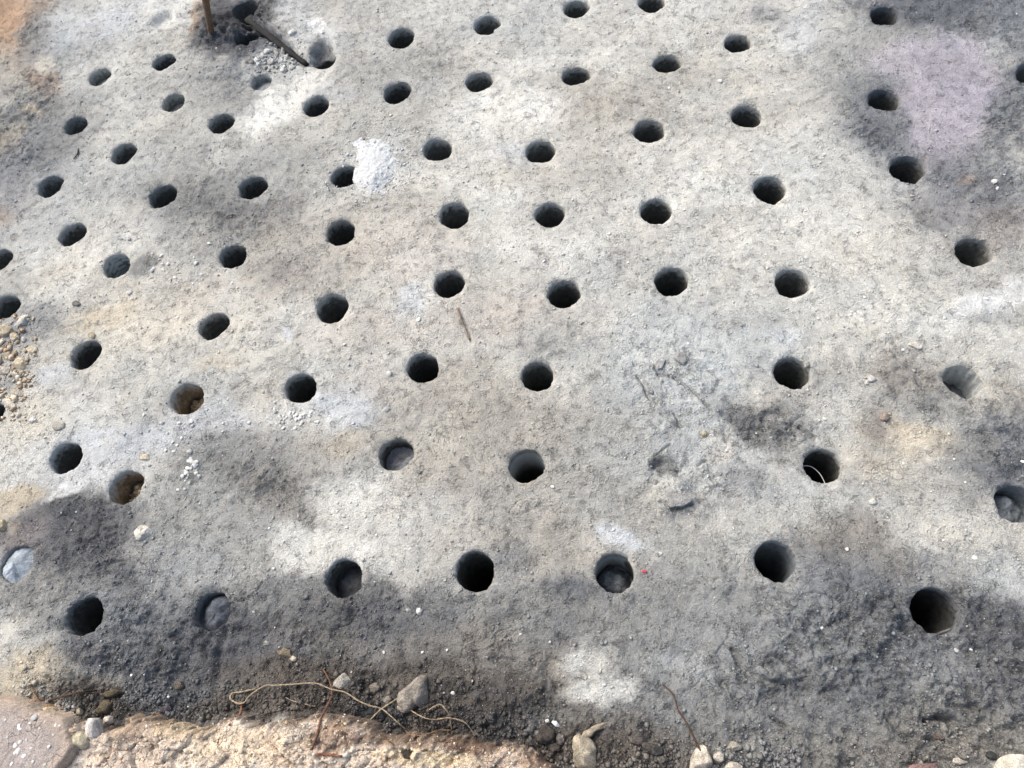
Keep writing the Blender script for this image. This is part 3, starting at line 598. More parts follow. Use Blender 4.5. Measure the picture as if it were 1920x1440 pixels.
inside = np.zeros(GX.shape, np.int32)            # id of the hole a vertex falls into
GZ0 = GZ.copy()
for i, h in enumerate(holes):
    r0, r1 = np.searchsorted(ys, [h.c[1] - 0.13, h.c[1] + 0.13])
    sub = (slice(r0, r1), slice(0, NC))
    dx, dy = GX[sub] - h.c[0], GY[sub] - h.c[1]
    near = np.abs(dx) < 0.13
    jj = np.where(near.any(0))[0]
    if len(jj) == 0:
        continue
    sub = (slice(r0, r1), slice(jj[0], jj[-1] + 1))
    dx, dy = GX[sub] - h.c[0], GY[sub] - h.c[1]
    dist = np.hypot(dx, dy); th = np.arctan2(dy, dx)
    rr = rim_radius(h, th)
    out = dist - rr
    lip = 0.007 * (1 + 0.5 * np.sin(3 * th + h.seed))
    GZ[sub] -= np.where(out > 0, lip * np.exp(-np.maximum(out, 0) / 0.007), lip + 0.002)
    inside[sub] = np.where(out < 0, i + 1, inside[sub])
q00, q01, q10, q11 = inside[:-1, :-1], inside[:-1, 1:], inside[1:, :-1], inside[1:, 1:]
cnt = (q00 > 0).astype(int) + (q01 > 0) + (q10 > 0) + (q11 > 0)
keep = cnt < 4
mixed = (cnt > 0) & (cnt < 4)
rimv = np.zeros(GX.shape, bool)
rimv[:-1, :-1] |= mixed; rimv[:-1, 1:] |= mixed; rimv[1:, :-1] |= mixed; rimv[1:, 1:] |= mixed
rimv &= inside > 0
for i, h in enumerate(holes):
    ii, jj = np.where(rimv & (inside == i + 1))
    dx, dy = GX[ii, jj] - h.c[0], GY[ii, jj] - h.c[1]
    th = np.arctan2(dy, dx)
    rr = rim_radius(h, th)
    GX[ii, jj] = h.c[0] + rr * np.cos(th)
    GY[ii, jj] = h.c[1] + rr * np.sin(th)
    o = np.argsort(th)
    h.rim = np.stack([GX[ii, jj], GY[ii, jj], GZ[ii, jj]], 1)[o]
    h.th = th[o]
    h.rimcol = GC[ii, jj][o]
    h.z = float(np.median(h.rim[:, 2])) if len(o) else 0.0
idx = np.arange(NR * NC).reshape(NR, NC)
faces = np.stack([idx[:-1, :-1][keep], idx[:-1, 1:][keep], idx[1:, 1:][keep], idx[1:, :-1][keep]], 1)
used = np.zeros(NR * NC, bool); used[faces.ravel()] = True
remap = np.cumsum(used) - 1
verts = np.stack([GX, GY, GZ], -1).reshape(-1, 3)[used]
mott = 1 + 0.24 * fbm(GX, GY, 0.13, 5, 301, 0.68) + 0.14 * fbm(GX, GY, 0.018, 3, 321, 0.6)
hue = 0.03 * fbm(GX, GY, 0.16, 4, 341, 0.7)
gcol = (lin(GC) * mott[..., None] * np.stack([1 + hue, np.ones_like(hue), 1 - 1.2 * hue], -1)).astype(np.float32)
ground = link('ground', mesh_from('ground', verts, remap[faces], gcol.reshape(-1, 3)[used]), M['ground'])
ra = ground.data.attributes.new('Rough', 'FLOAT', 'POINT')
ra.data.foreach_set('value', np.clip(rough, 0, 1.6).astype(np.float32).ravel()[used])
ground['kind'] = 'structure'

def cell(x, y):
    i = int(np.clip(np.searchsorted(ys, y) - 1, 0, NR - 2))
    u = (x - XL[i]) / (XR[i] - XL[i])
    j = int(np.clip(np.searchsorted(us, u) - 1, 0, NC - 2))
    return i, j
def gz(x, y):
    i, j = cell(x, y)
    return float(GZ0[i, j])
def cells(x, y):
    i = np.clip(np.searchsorted(ys, y) - 1, 0, NR - 2)
    u = (x - XL[i]) / (XR[i] - XL[i])
    j = np.clip(np.searchsorted(us, u) - 1, 0, NC - 2)
    return i, j

# ------------------------------------------------------------------ the holes themselves
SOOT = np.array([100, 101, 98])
def shaft(h):
    n = len(h.th)
    k = h.kind
    depth = {'mound': 0.012, 'gravel': 0.07, 'darkfloor': 0.10, 'bluelump': 0.045, 'greyfill': 0.05, 'ashfill': 0.032, 'clayfill': 0.045,
             'soilfill': 0.09, 'lump': 0.085, 'flute': 0.12, 'scrape': 0.085, 'swirl': 0.16, 'brown': 0.13, 'brown2': 0.13, 'wire': 0.30}.get(k, 0.55)
    root = empty('borehole', (h.c[0], h.c[1], h.z))
    org = np.array([h.c[0], h.c[1], h.z])
    D = np.array([0, 0.004, 0.008, 0.013, 0.018, 0.024, 0.030, 0.037, 0.045, 0.054, 0.064, 0.075, 0.088, 0.102, 0.118, 0.136, 0.16, 0.19, 0.23, 0.28, 0.34, 0.42, 0.56])
    D = np.concatenate([D[D < depth], [depth]])
    V, CO = [], []
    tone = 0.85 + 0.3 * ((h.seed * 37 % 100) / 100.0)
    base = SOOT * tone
    if k in ('brown', 'brown2'):
        base = np.array([160, 142, 118])
    if k in ('greyfill', 'clayfill', 'ashfill'):
        base = np.array([128, 130, 124])
    if k == 'mound':
        base = np.array([120, 124, 132])
    if k == 'flute':
        base = np.array([196, 200, 202])
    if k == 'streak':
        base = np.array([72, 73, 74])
    if k in ('slick', 'lump'):
        base = np.array([128, 135, 142])
    for q, d in enumerate(D):
        s = sstep(0, 0.05, d)
        rr = rim_radius(h, h.th)
        wob = 1 + 0.02 * vnoise(h.th * 2.2 + h.seed, np.full(n, d * 25.0), 7) + 0.016 * vnoise(h.th * 7, np.full(n, d * 120.0), 8)
        if k == 'flute':
            wob = wob + 0.05 * np.cos(h.th * 13) * sstep(0.0, 0.02, d)
        if k in ('brown', 'brown2'):
            wob = wob - 0.10 * sstep(0.01, 0.06, d) * np.clip(vnoise(h.th * 2.5 + 3, np.full(n, d * 40), 17) + np.cos(h.th - 2.7), 0, 1.3)
        rr = rr * (1 - s) + h.r * 1.01 * s
        rr = rr * (1 + (wob - 1) * sstep(0, 0.01, d))
        z = h.rim[:, 2] * (1 - s) + h.z * s - d
        V.append(np.stack([h.c[0] + rr * np.cos(h.th), h.c[1] + rr * np.sin(h.th), z], 1))
        st = vnoise(h.th * 5 + h.seed, np.full(n, d * 110.0), 27) + 0.6 * vnoise(h.th * 11 + h.seed, np.full(n, d * 260.0), 28)
        cc = np.repeat(base[None, :].astype(float), n, 0) * (1 + 0.13 * st)[:, None]
        if k == 'scrape':
            m = (0.25 + 0.75 * sstep(-0.15, 0.35, vnoise(h.th * 0.6 + 2, d * 150 - 1.6 * h.th, 37))) * sstep(-0.1, 0.5, np.cos(h.th - 1.9)) * sstep(0.004, 0.014, d)
            cc = cc * (1 - m[:, None]) + m[:, None] * np.array([206, 216, 220])
        if k in ('swirl', 'shine'):
            m = sstep(-0.05, 0.5, vnoise(h.th * 1.6 + 1, h.th * 0 + d * 14, 38) + (0.7 * np.cos(h.th - 2.4) if k == 'swirl' else 0.45 + 0.6 * np.cos(h.th - 1.6))) * sstep(0.015, 0.04, d) * (1 - sstep(0.10, 0.2, d))
            cc = cc * (1 - m[:, None]) + m[:, None] * np.array([200, 206, 210])
        if k == 'flute':
            m = sstep(0.2, 0.9, np.cos(h.th * 13)) * 0.5
            cc = cc * (1 - m[:, None]) + m[:, None] * np.array([214, 218, 220])
        if k == 'whitespot':
            m = np.exp(-((h.th - 2.6) / 0.35) ** 2) * np.exp(-((d - 0.025) / 0.02) ** 2)
            cc = cc * (1 - m[:, None]) + m[:, None] * np.array([225, 225, 222])
        if k == 'streak':
            m = np.exp(-((h.th + 0.75) / 0.07) ** 2) * sstep(0.02, 0.05, d)
            cc = cc * (1 - m[:, None]) + m[:, None] * np.array([190, 192, 196])
        b = 1 - sstep(0.0, 0.046 + 0.020 * np.clip(st, -1, 1), d)  # lip's ground colour, drawn deeper to paint the light fading down the wall
        b = b[:, None] if np.ndim(b) else b
        cc = cc * (1 - b) + b * h.rimcol
        CO.append(lin(np.clip(cc, 0, 255)))
    V = np.concatenate(V); CO = np.concatenate(CO)
    a = np.arange(n); a2 = (a + 1) % n
    F_ = np.concatenate([np.stack([q * n + a, q * n + a2, (q + 1) * n + a2, (q + 1) * n + a], 1) for q in range(len(D) - 1)])
    slick = k in ('slick', 'swirl', 'shine', 'flute', 'scrape')
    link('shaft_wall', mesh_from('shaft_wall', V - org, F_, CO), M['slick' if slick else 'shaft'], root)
    # floor: rings from the wall inwards
    fl = V[-n:]
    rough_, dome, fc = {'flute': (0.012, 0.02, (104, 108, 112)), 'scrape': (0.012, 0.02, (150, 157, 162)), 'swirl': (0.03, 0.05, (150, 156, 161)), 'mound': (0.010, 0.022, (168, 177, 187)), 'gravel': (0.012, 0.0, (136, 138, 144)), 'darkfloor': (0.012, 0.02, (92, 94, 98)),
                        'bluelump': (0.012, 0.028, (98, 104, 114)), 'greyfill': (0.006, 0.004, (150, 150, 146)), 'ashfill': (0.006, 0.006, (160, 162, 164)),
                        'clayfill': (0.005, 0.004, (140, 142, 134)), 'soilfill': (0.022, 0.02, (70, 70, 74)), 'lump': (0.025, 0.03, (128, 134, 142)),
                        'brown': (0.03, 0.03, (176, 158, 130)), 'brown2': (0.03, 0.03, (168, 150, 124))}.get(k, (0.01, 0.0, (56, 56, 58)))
    FV, FC = [], []
    rings = [1.0, 0.94, 0.87, 0.80, 0.72, 0.64, 0.56, 0.48, 0.40, 0.32, 0.24, 0.16, 0.08]
    for s in rings:
        p = fl.copy()
        p[:, 0] = h.c[0] + (fl[:, 0] - h.c[0]) * s
        p[:, 1] = h.c[1] + (fl[:, 1] - h.c[1]) * s
        lx, ly = p[:, 0] * 1.0, p[:, 1] * 1.0
        f1, _ = worley(lx, ly, 0.017, 60 + h.seed)
        zz = rough_ * ((0.8 * (1 - np.clip(f1, 0, 1) ** 2) if k in ('gravel', 'soilfill', 'brown', 'brown2') else 0) + fbm(lx, ly, 0.035, 4, 64 + h.seed, 0.6)) + dome * (1 - s * s)
        if k == 'mound':      # the slick right side of the mound sinks away
            zz -= 0.016 * sstep(-0.02, 0.045, (lx - h.c[0]) - 0.3 * (ly - h.c[1]) - 0.005) * (1 - s ** 4)
        if k in ('bluelump', 'lump', 'brown', 'brown2'):
            zz += dome * 0.5 * sstep(-0.4, 0.8, ((lx - h.c[0]) * (0.4 if k != 'brown' else -0.6) + (ly - h.c[1]) * 0.8) / h.r) * (1 - s ** 6)
        p[:, 2] = fl[:, 2] * s + fl[:, 2].mean() * (1 - s)
        p[:, 2] += zz * (1 if s < 1 else 0)
        FV.append(p)
        FC.append(lin(np.clip(np.array(fc)[None, :] * (1 + 0.25 * fbm(lx, ly, 0.02, 3, 5 + h.seed))[:, None], 0, 255)))
    FV = np.concatenate(FV + [np.array([[h.c[0], h.c[1], FV[-1][:, 2].mean()]])]); FC = np.concatenate(FC + [FC[-1][:1]])
    m = len(rings)
    ff = [(q * n + i, q * n + (i + 1) % n, (q + 1) * n + (i + 1) % n, (q + 1) * n + i) for q in range(m - 1) for i in range(n)]
    ff += [((m - 1) * n + i, (m - 1) * n + (i + 1) % n, m * n) for i in range(n)]
    nm = 'shaft_floor' if k not in ('mound', 'gravel', 'lump', 'brown', 'brown2', 'soilfill', 'greyfill', 'ashfill', 'clayfill', 'bluelump') else 'fill'
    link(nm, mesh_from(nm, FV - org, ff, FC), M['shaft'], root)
    return root

rows = {}
for h in holes:
    rows.setdefault(h.row, []).append(h)
for r_, hs in rows.items():
    hs.sort(key=lambda h: h.px)
for h in holes:
    if len(h.th) < 8:
        continue
    root = shaft(h)
    pos = rows[h.row].index(h) + 1
    lab = SPECIAL.get(h.kind)
    if lab is None:
        if h.row == 10:
            lab = 'black drilled hole at the upper end of the charred stick, beside the rusty stake'
        else:
            lab = 'deep dark drilled hole, %s from the left in the %s row up from the bank' % (ORD[pos], ORD[h.row])
    tag(root, lab, 'hole', 'holes drilled into the ash ground')
    h.root = root
    if h.kind == 'wire':
        pts = [(-0.055, 0.012, -0.05), (-0.035, 0.022, -0.055), (-0.012, 0.018, -0.06), (0.008, -0.004, -0.065), (0.018, -0.035, -0.07), (0.019, -0.058, -0.075)]
        h.wire_pts = pts

# ------------------------------------------------------------------ tubes (twigs, roots, stake)
def tube(name, pts, r0, r1, mat, colour=None, parent=None, seg=7, jit=0.12, cap=True, sub=5):
    P = np.array(pts, float)
    # Catmull-Rom through the points
    Q = []
    E = np.concatenate([[2 * P[0] - P[1]], P, [2 * P[-1] - P[-2]]])
    for i in range(1, len(E) - 2):
        for t in np.linspace(0, 1, sub, endpoint=False):
            a, b, c, d = E[i - 1], E[i], E[i + 1], E[i + 2]
            Q.append(0.5 * (2 * b + (c - a) * t + (2 * a - 5 * b + 4 * c - d) * t * t + (3 * b - a - 3 * c + d) * t ** 3))
    Q = np.array(Q + [P[-1]])
    T = np.gradient(Q, axis=0); T /= np.linalg.norm(T, axis=1)[:, None] + 1e-9
    up = np.array([0, 0, 1.0]) if abs(T[0][2]) < 0.9 else np.array([1.0, 0, 0])
    V = []
    n = len(Q)
    for i in range(n):
        s = np.cross(T[i], up); s /= np.linalg.norm(s) + 1e-9
        u = np.cross(s, T[i])
        r = (r0 + (r1 - r0) * i / (n - 1)) * (1 + jit * math.sin(i * 2.3 + r0 * 999) + jit * random.uniform(-1, 1))
        for k in range(seg):
            a = 2 * math.pi * k / seg
            V.append(Q[i] + r * (math.cos(a) * s + math.sin(a) * u))
    V.append(Q[0]); V.append(Q[-1])
    Fc = [(i * seg + k, i * seg + (k + 1) % seg, (i + 1) * seg + (k + 1) % seg, (i + 1) * seg + k) for i in range(n - 1) for k in range(seg)]
    Fc += [((k + 1) % seg, k, n * seg) for k in range(seg)] + [((n - 1) * seg + k, (n - 1) * seg + (k + 1) % seg, n * seg + 1) for k in range(seg)]
    V = np.array(V)
    org = V.mean(0) if parent is None else np.zeros(3)
    org = Q[0].copy() if parent is None else org
    col = None
    if colour is not None:
        col = np.repeat(lin(colour)[None], len(V), 0) * (1 + 0.2 * rng.standard_normal((len(V), 1))).clip(0.5, 1.5)
    o = link(name, mesh_from(name, V - org, Fc, col), mat, parent)
    if parent is None:
        o.location = tuple(org)
    return o
for h in holes:
    if h.kind == 'wire':
        tube('wire', h.wire_pts, 0.0013, 0.0013, M['chip'], None, h.root, 6, 0.0)

# ------------------------------------------------------------------ the near bank
bx = np.concatenate([np.linspace(-3.4, -1.75, 60, endpoint=False), np.arange(-1.75, 0.25, 0.0033), np.linspace(0.25, 2.2, 220)])
by = np.concatenate([np.linspace(-2.2, -0.16, 60, endpoint=False), np.arange(-0.16, 0.24, 0.0030)])
BX, BY = np.meshgrid(bx, by)
ey = np.interp(BX, EP[:, 0], EP[:, 1])
sdist = ey - BY + 0.020 * fbm(BX, BY, 0.05, 5, 401, 0.65) + 0.005 * vnoise(BX * 120, BY * 120, 407)      # >0 on the bank
step = sstep(-0.008, 0.030, sdist)
wxb, wyb = BX + 0.008 * fbm(BX, BY, 0.05, 3, 411), BY + 0.008 * fbm(BX, BY, 0.05, 3, 412)
p1, j1 = plates(wxb, wyb, 0.085, 413)
p2, j2 = plates(wxb, wyb, 0.030, 431)
p3, j3 = plates(BX + 0.004 * vnoise(BX * 90, BY * 90, 2), BY, 0.012, 441)
loose = sstep(-0.1, 0.35, fbm(BX, BY, 0.16, 3, 417))
rock = 0.016 * p1 + 0.011 * p2 * (0.35 + 0.65 * loose) + 0.006 * p3 * loose - 0.010 * sstep(0.06, 0.0, j1) * sstep(-0.2, 0.2, vnoise(BX * 9, BY * 9, 418)) - 0.006 * sstep(0.10, 0.0, j2) * loose
tops = BH - 0.022 + 0.014 * fbm(BX, BY, 0.22, 3, 420) + rock * sstep(0.0, 0.05, sdist) + 0.006 * fbm(BX, BY, 0.03, 4, 430, 0.6)
gg = np.zeros_like(BX)
ii, jj = cells(BX.ravel(), BY.ravel())
gg = GZ0[ii, jj].reshape(BX.shape)
BZ = (gg - 0.035) * (1 - step) + (tops + 0.35 * gg) * step
BZ -= 0.04 * sstep(0.45, 1.6, -BY)
keepb = (sdist[:-1, :-1] > -0.010) | (sdist[1:, 1:] > -0.010) | (sdist[:-1, 1:] > -0.010) | (sdist[1:, :-1] > -0.010)
bc = np.empty(BX.shape + (3,)); bc[:] = (219, 204, 190)
nz = fbm(BX, BY, 0.12, 4, 440)
bc += sstep(0.05, 0.45, nz)[..., None] * (np.array((229, 219, 206)) - bc)
bc += sstep(0.05, 0.40, -nz)[..., None] * (np.array((192, 173, 158)) - bc) * 0.8
br = sstep(0.050, 0.004, sdist + 0.04 * fbm(BX, BY, 0.06, 4, 450))
bc += br[..., None] * (np.array((122, 108, 97)) - bc) * 0.85          # damp brown soil on the broken edge
for (px, py, rx, ry, cc, wgt) in [(760, 1385, 130, 20, (138, 120, 106), .9), (620, 1385, 60, 30, (152, 128, 110), .7), (880, 1395, 60, 16, (120, 98, 84), .8), (280, 1345, 60, 20, (150, 132, 116), .7), (230, 1365, 40, 30, (178, 154, 132), .6),
                                  (80, 1310, 60, 16, (198, 158, 124), .8), (20, 1310, 70, 20, (184, 156, 132), .7), (800, 1420, 120, 16, (226, 206, 172), .7), (1000, 1430, 40, 16, (140, 114, 96), .6), (450, 1400, 120, 40, (228, 206, 178), .6), (330, 1365, 60, 24, (220, 196, 164), .6)]:
    c = at(px, py, BH)
    k = m_per_px(px, py) * 0.965
    d = np.hypot((BX + 0.012 * fbm(BX, BY, 0.06, 3, 460) - c[0]) / (rx * k), (BY + 0.012 * fbm(BX, BY, 0.06, 3, 470) - c[1]) / (ry * k))
    bc += (wgt * sstep(1.2, 0.5, d))[..., None] * (np.array(cc) - bc)
bcol = lin(np.clip(bc, 0, 255)) * (1 + 0.12 * fbm(BX, BY, 0.02, 3, 480))[..., None]
bi = np.arange(BX.size).reshape(BX.shape)
bf = np.stack([bi[:-1, :-1][keepb], bi[:-1, 1:][keepb], bi[1:, 1:][keepb], bi[1:, :-1][keepb]], 1)
ub = np.zeros(BX.size, bool); ub[bf.ravel()] = True
rb = np.cumsum(ub) - 1
bank = link('earth_bank', mesh_from('earth_bank', np.stack([BX, BY, BZ], -1).reshape(-1, 3)[ub], rb[bf], bcol.reshape(-1, 3)[ub]), M['bank'])
bank['kind'] = 'structure'
def bz(x, y):
    j = int(np.clip(np.searchsorted(bx, x), 0, len(bx) - 1)); i = int(np.clip(np.searchsorted(by, y), 0, len(by) - 1))
    return float(BZ[i, j]) if sdist[i, j] > -0.005 else -9
def surf(x, y):
    return max(gz(x, y), bz(x, y))
def on(px, py, lift=0.0):
    """Point of the ground or bank seen at a photo position."""
    z = 0.0
    for _ in range(4):
        p = at(px, py, z)
        z = surf(p[0], p[1])
    return np.array([p[0], p[1], z + lift])

# ------------------------------------------------------------------ stones
def chunk(name, poly, height, colour, label, cat='stone', group=None, mat='stone', sink=0.4, rough_=0.16, n=44, tilt=0.0, seed=0, facets=9):
    """A stone from its outline (photo points), with a domed, broken top and a real underside."""
    height *= 0.85
    pc = np.mean(poly, 0)
    z0 = on(*pc)[2]
    base = np.array([at(p[0], p[1], z0) for p in poly])
    c = base.mean(0)
    zc = min(surf(*c), np.median([surf(*p) for p in base]) + 0.01)
    ang = np.linspace(0, 1, n, endpoint=False)
    per = np.concatenate([base, base[:1]])
    L_ = np.concatenate([[0], np.cumsum(np.linalg.norm(np.diff(per, axis=0), axis=1))]); L_ /= L_[-1]
    ring = np.stack([np.interp(ang, L_, per[:, 0]), np.interp(ang, L_, per[:, 1])], 1)
    for _ in range(2 if len(poly) > 9 else 1):
        ring = 0.25 * np.roll(ring, 1, 0) + 0.5 * ring + 0.25 * np.roll(ring, -1, 0)
    size = np.linalg.norm(ring - c, axis=1).mean()
    prof = [(0.55, -sink), (0.85, -sink * 0.8), (0.98, -sink * 0.2), (1.0, 0.1), (1.0, 0.28), (0.98, 0.45), (0.94, 0.6), (0.87, 0.74), (0.78, 0.84), (0.68, 0.91), (0.56, 0.96), (0.44, 0.99), (0.3, 1.01), (0.17, 1.02), (0.07, 1.03)]
    V = []
    for q, (s, z) in enumerate(prof):
        p = c + (ring - c) * s
        nn = fbm(p[:, 0] + seed * 0.37 + z * height * 0.8, p[:, 1] - seed * 0.21 + z * height * 0.5, size * 0.9, 4, 700 + seed, 0.6)
        p = c + (p - c) * (1 + rough_ * nn * (0.4 if q > 6 else 1))[:, None]
        zz = zc + height * (z + (rough_ * 1.5 * nn if z > 0.2 else 0)) + tilt * (p[:, 0] - c[0])
        V.append(np.stack([p[:, 0], p[:, 1], zz], 1))
    V = np.concatenate(V + [np.array([[c[0], c[1], V[-1][:, 2].mean()], [c[0], c[1], zc - height * sink]])])
    if facets:
        fr = np.random.default_rng(seed + 4000)
        ctr = np.array([c[0], c[1], zc + 0.35 * height])
        for _ in range(facets):
            a_, e_2 = fr.uniform(0, 6.283), fr.uniform(0.05, 1.35)
            nv = np.array([math.cos(a_) * math.cos(e_2), math.sin(a_) * math.cos(e_2), math.sin(e_2)])
            dd = (V - ctr) @ nv
            lim = dd.max() * fr.uniform(0.68, 0.90)
            V = V - np.maximum(dd - lim, 0)[:, None] * nv * 0.92
    m = len(prof)
    ff = [(q * n + i, q * n + (i + 1) % n, (q + 1) * n + (i + 1) % n, (q + 1) * n + i) for q in range(m - 1) for i in range(n)]
    ff += [((m - 1) * n + i, (m - 1) * n + (i + 1) % n, m * n) for i in range(n)] + [((i + 1) % n, i, m * n + 1) for i in range(n)]
    colour = np.array(colour, float); colour = colour * 0.68 + colour.mean() * 0.32
    f = 1 + 0.22 * fbm(V[:, 0] + V[:, 2], V[:, 1] - V[:, 2], size * 0.6, 4, 720 + seed)
    col = lin(np.clip(np.array(colour)[None, :] * f[:, None], 0, 255))
    org = np.array([c[0], c[1], zc])
    o = link(name, mesh_from(name, V - org, ff, col), M[mat])
    o.location = tuple(org)
    return tag(o, label, cat, group)

def oval(px, py, rx, ry, rot=0, n=12, j=0.16, seed=None):
    rr = random.Random(seed if seed is not None else int(px * 7 + py))
    a0 = math.radians(rot)
    out = []
    for i in range(n):
        a = 2 * math.pi * i / n
        k = 1 + rr.uniform(-j, j)
        x, y = rx * k * math.cos(a), ry * k * math.sin(a)
        out.append((px + x * math.cos(a0) - y * math.sin(a0), py + x * math.sin(a0) + y * math.cos(a0)))
    return out

# on and at the bank
chunk('stone', oval(154, 1388, 19, 17), 0.030, (216, 203, 168), 'round yellowish stone on the bank at the lower left', seed=1)
chunk('stone', [(176, 1343), (186, 1340), (193, 1345), (198, 1362), (199, 1378), (192, 1390), (180, 1392), (173, 1380), (170, 1362)], 0.034, (222, 212, 206), 'long pinkish white stone standing beside the yellowish stone', seed=2, rough_=0.1)
chunk('stone', oval(205, 1350, 9, 10), 0.018, (226, 212, 196), 'small white stone right of the long pinkish white stone', seed=3)
chunk('stone', oval(136, 1372, 8, 7), 0.012, (222, 188, 156), 'small peach pebble above the yellowish stone', seed=4)
chunk('stone', oval(112, 1334, 14, 9), 0.016, (216, 192, 150), 'cream stone on the bank edge under the dark twig', seed=5)
chunk('stone', oval(133, 1341, 12, 8), 0.014, (226, 204, 168), 'pale stone beside the cream stone on the bank edge', seed=6)
chunk('stone', oval(152, 1334, 6, 8), 0.012, (196, 178, 150), 'small beige stone at the end of the bank edge stones', seed=7)
chunk('stone', oval(113, 1317, 5, 5), 0.010, (206, 190, 168), 'tiny beige stone just under the dark twig', seed=8)
chunk('stone', oval(138, 1325, 7, 4, 20), 0.008, (220, 212, 206), 'tiny pale chip between the dark twig and the bank', seed=9)
chunk('soil_clod', oval(208, 1300, 18, 7, -8), 0.020, (120, 104, 78), 'flat olive brown soil clod right of the dark twig', 'clod', seed=10, rough_=0.3)
chunk('soil_clod', [(205, 1311), (213, 1318), (208, 1330), (200, 1340), (186, 1340), (181, 1332), (190, 1322), (198, 1313)], 0.024, (112, 98, 76), 'rugged olive brown soil clod at the bank foot at lower left', 'clod', seed=11, rough_=0.3)
chunk('soil_clod', oval(312, 1330, 13, 7), 0.012, (92, 82, 96), 'purplish clod in the black soil at the bank foot', 'clod', seed=12, rough_=0.2)
chunk('stone', oval(336, 1285, 10, 10), 0.014, (112, 100, 90), 'brown stone in the charcoal soil above the bank at left', seed=13, rough_=0.25)
chunk('stone', [(650, 1261), (656, 1268), (663, 1278), (660, 1289), (648, 1292), (636, 1290), (624, 1287), (627, 1279), (638, 1272), (643, 1264)], 0.032, (184, 176, 164), 'craggy grey stone above the pale root', seed=14, rough_=0.3)
chunk('stone', [(790, 1263), (800, 1267), (801, 1282), (803, 1305), (806, 1326), (796, 1330), (782, 1322), (774, 1332), (762, 1336), (751, 1322), (749, 1302), (757, 1293), (772, 1284), (781, 1272)], 0.045, (158, 147, 134), 'large grey triangular stone at the bank foot', seed=15, rough_=0.20, facets=1, n=72)
chunk('stone', oval(704, 1289, 9, 10), 0.016, (140, 128, 116), 'small grey stone between the craggy stone and the triangular stone', seed=16, rough_=0.3)
chunk('stone', oval(727, 1312, 9, 8), 0.014, (150, 138, 124), 'small grey stone left of the triangular stone', seed=17, rough_=0.3)
chunk('stone', oval(757, 1329, 12, 8, 20), 0.016, (162, 150, 136), 'grey stone under the foot of the triangular stone', seed=18, rough_=0.3)
chunk('coal_piece', oval(696, 1334, 12, 8, 15), 0.014, (66, 68, 74), 'blue-black lump of coal under the crossing twigs', 'coal', seed=19)
chunk('coal_piece', oval(718, 1344, 9, 8), 0.016, (56, 58, 66), 'second lump of coal right under the twig crossing', 'coal', seed=20)
chunk('stone', oval(764, 1414, 9, 10), 0.016, (84, 74, 66), 'dark brown stone on the tan bank', seed=21)
chunk('stone_chip', [(1034, 1344), (1049, 1357), (1050, 1364), (1042, 1363), (1031, 1353)], 0.010, (245, 245, 245), 'bright white flat chip on the dark soil at the bank', 'chip', mat='chip', seed=22, rough_=0.03)
chunk('stone', oval(1027, 1352, 5, 4), 0.010, (210, 206, 200), 'small pale stone touching the bright white chip', seed=23)
chunk('stone', [(1082, 1378), (1096, 1380), (1106, 1386), (1114, 1398), (1119, 1416), (1124, 1444), (1100, 1452), (1076, 1446), (1072, 1424), (1073, 1398), (1076, 1386)], 0.05, (190, 174, 148), 'long tan rock upright at the bottom edge of the bank', seed=24, rough_=0.22, facets=5)
chunk('stone', [(1091, 1382), (1094, 1372), (1106, 1364), (1122, 1357), (1136, 1355), (1141, 1361), (1130, 1367), (1116, 1373), (1110, 1382), (1100, 1386)], 0.03, (182, 166, 142), 'curved tan stone at the tip of the long tan rock', seed=25, rough_=0.22, facets=4)
chunk('soil_clod', oval(1052, 1386, 10, 12, 30), 0.03, (120, 110, 104), 'grey clod left of the long tan rock', 'clod', seed=26, rough_=0.25)
chunk('soil_clod', oval(1022, 1378, 22, 15, -20), 0.03, (86, 78, 72), 'dark brown clod under the bright white chip', 'clod', seed=27, rough_=0.35)
chunk('soil_clod', oval(1040, 1402, 11, 10, 10), 0.024, (92, 84, 78), 'dark clod in the hollow left of the long tan rock', 'clod', seed=28, rough_=0.3)
chunk('stone', [(1310, 1396), (1320, 1397), (1331, 1408), (1337, 1420), (1336, 1446), (1312, 1452), (1292, 1446), (1294, 1424), (1300, 1408)], 0.04, (214, 200, 180), 'whitish rock under the brown twig at the bottom edge', seed=29, rough_=0.12)
chunk('stone', oval(1347, 1420, 10, 11), 0.028, (222, 210, 192), 'small whitish stone right of the whitish rock', seed=30)
chunk('stone', oval(1374, 1438, 18, 9), 0.028, (206, 192, 174), 'flat whitish stone at the bottom edge, rightmost of three', seed=31)
chunk('stone', oval(1376, 1400, 16, 10), 0.014, (176, 166, 150), 'beige stone half buried above the flat whitish stone', seed=32, rough_=0.25)
chunk('stone', [(1870, 1422), (1886, 1414), (1910, 1415), (1940, 1418), (1945, 1450), (1900, 1460), (1866, 1452), (1862, 1436)], 0.05, (222, 214, 196), 'cream rock in the bottom right corner', seed=33, rough_=0.15)
chunk('stone', oval(1800, 1427, 20, 7), 0.012, (206, 196, 182), 'pale flat stone left of the cream corner rock', seed=34)
chunk('stone', oval(1735, 1446, 36, 16), 0.022, (150, 112, 108), 'reddish rock at the bottom edge near the right', seed=35)
chunk('soil_clod', oval(1858, 1417, 10, 8), 0.018, (72, 74, 74), 'black clod beside the cream corner rock', 'clod', seed=36, rough_=0.3)
chunk('soil_clod', oval(1760, 1383, 16, 6, 10), 0.014, (120, 104, 94), 'flat brown clod in the hollow at lower right', 'clod', seed=37, rough_=0.25)
chunk('soil_clod', oval(1225, 1404, 22, 11, 25), 0.022, (98, 92, 88), 'dark grey clod left of the brown twig at the bottom', 'clod', seed=38, rough_=0.4)
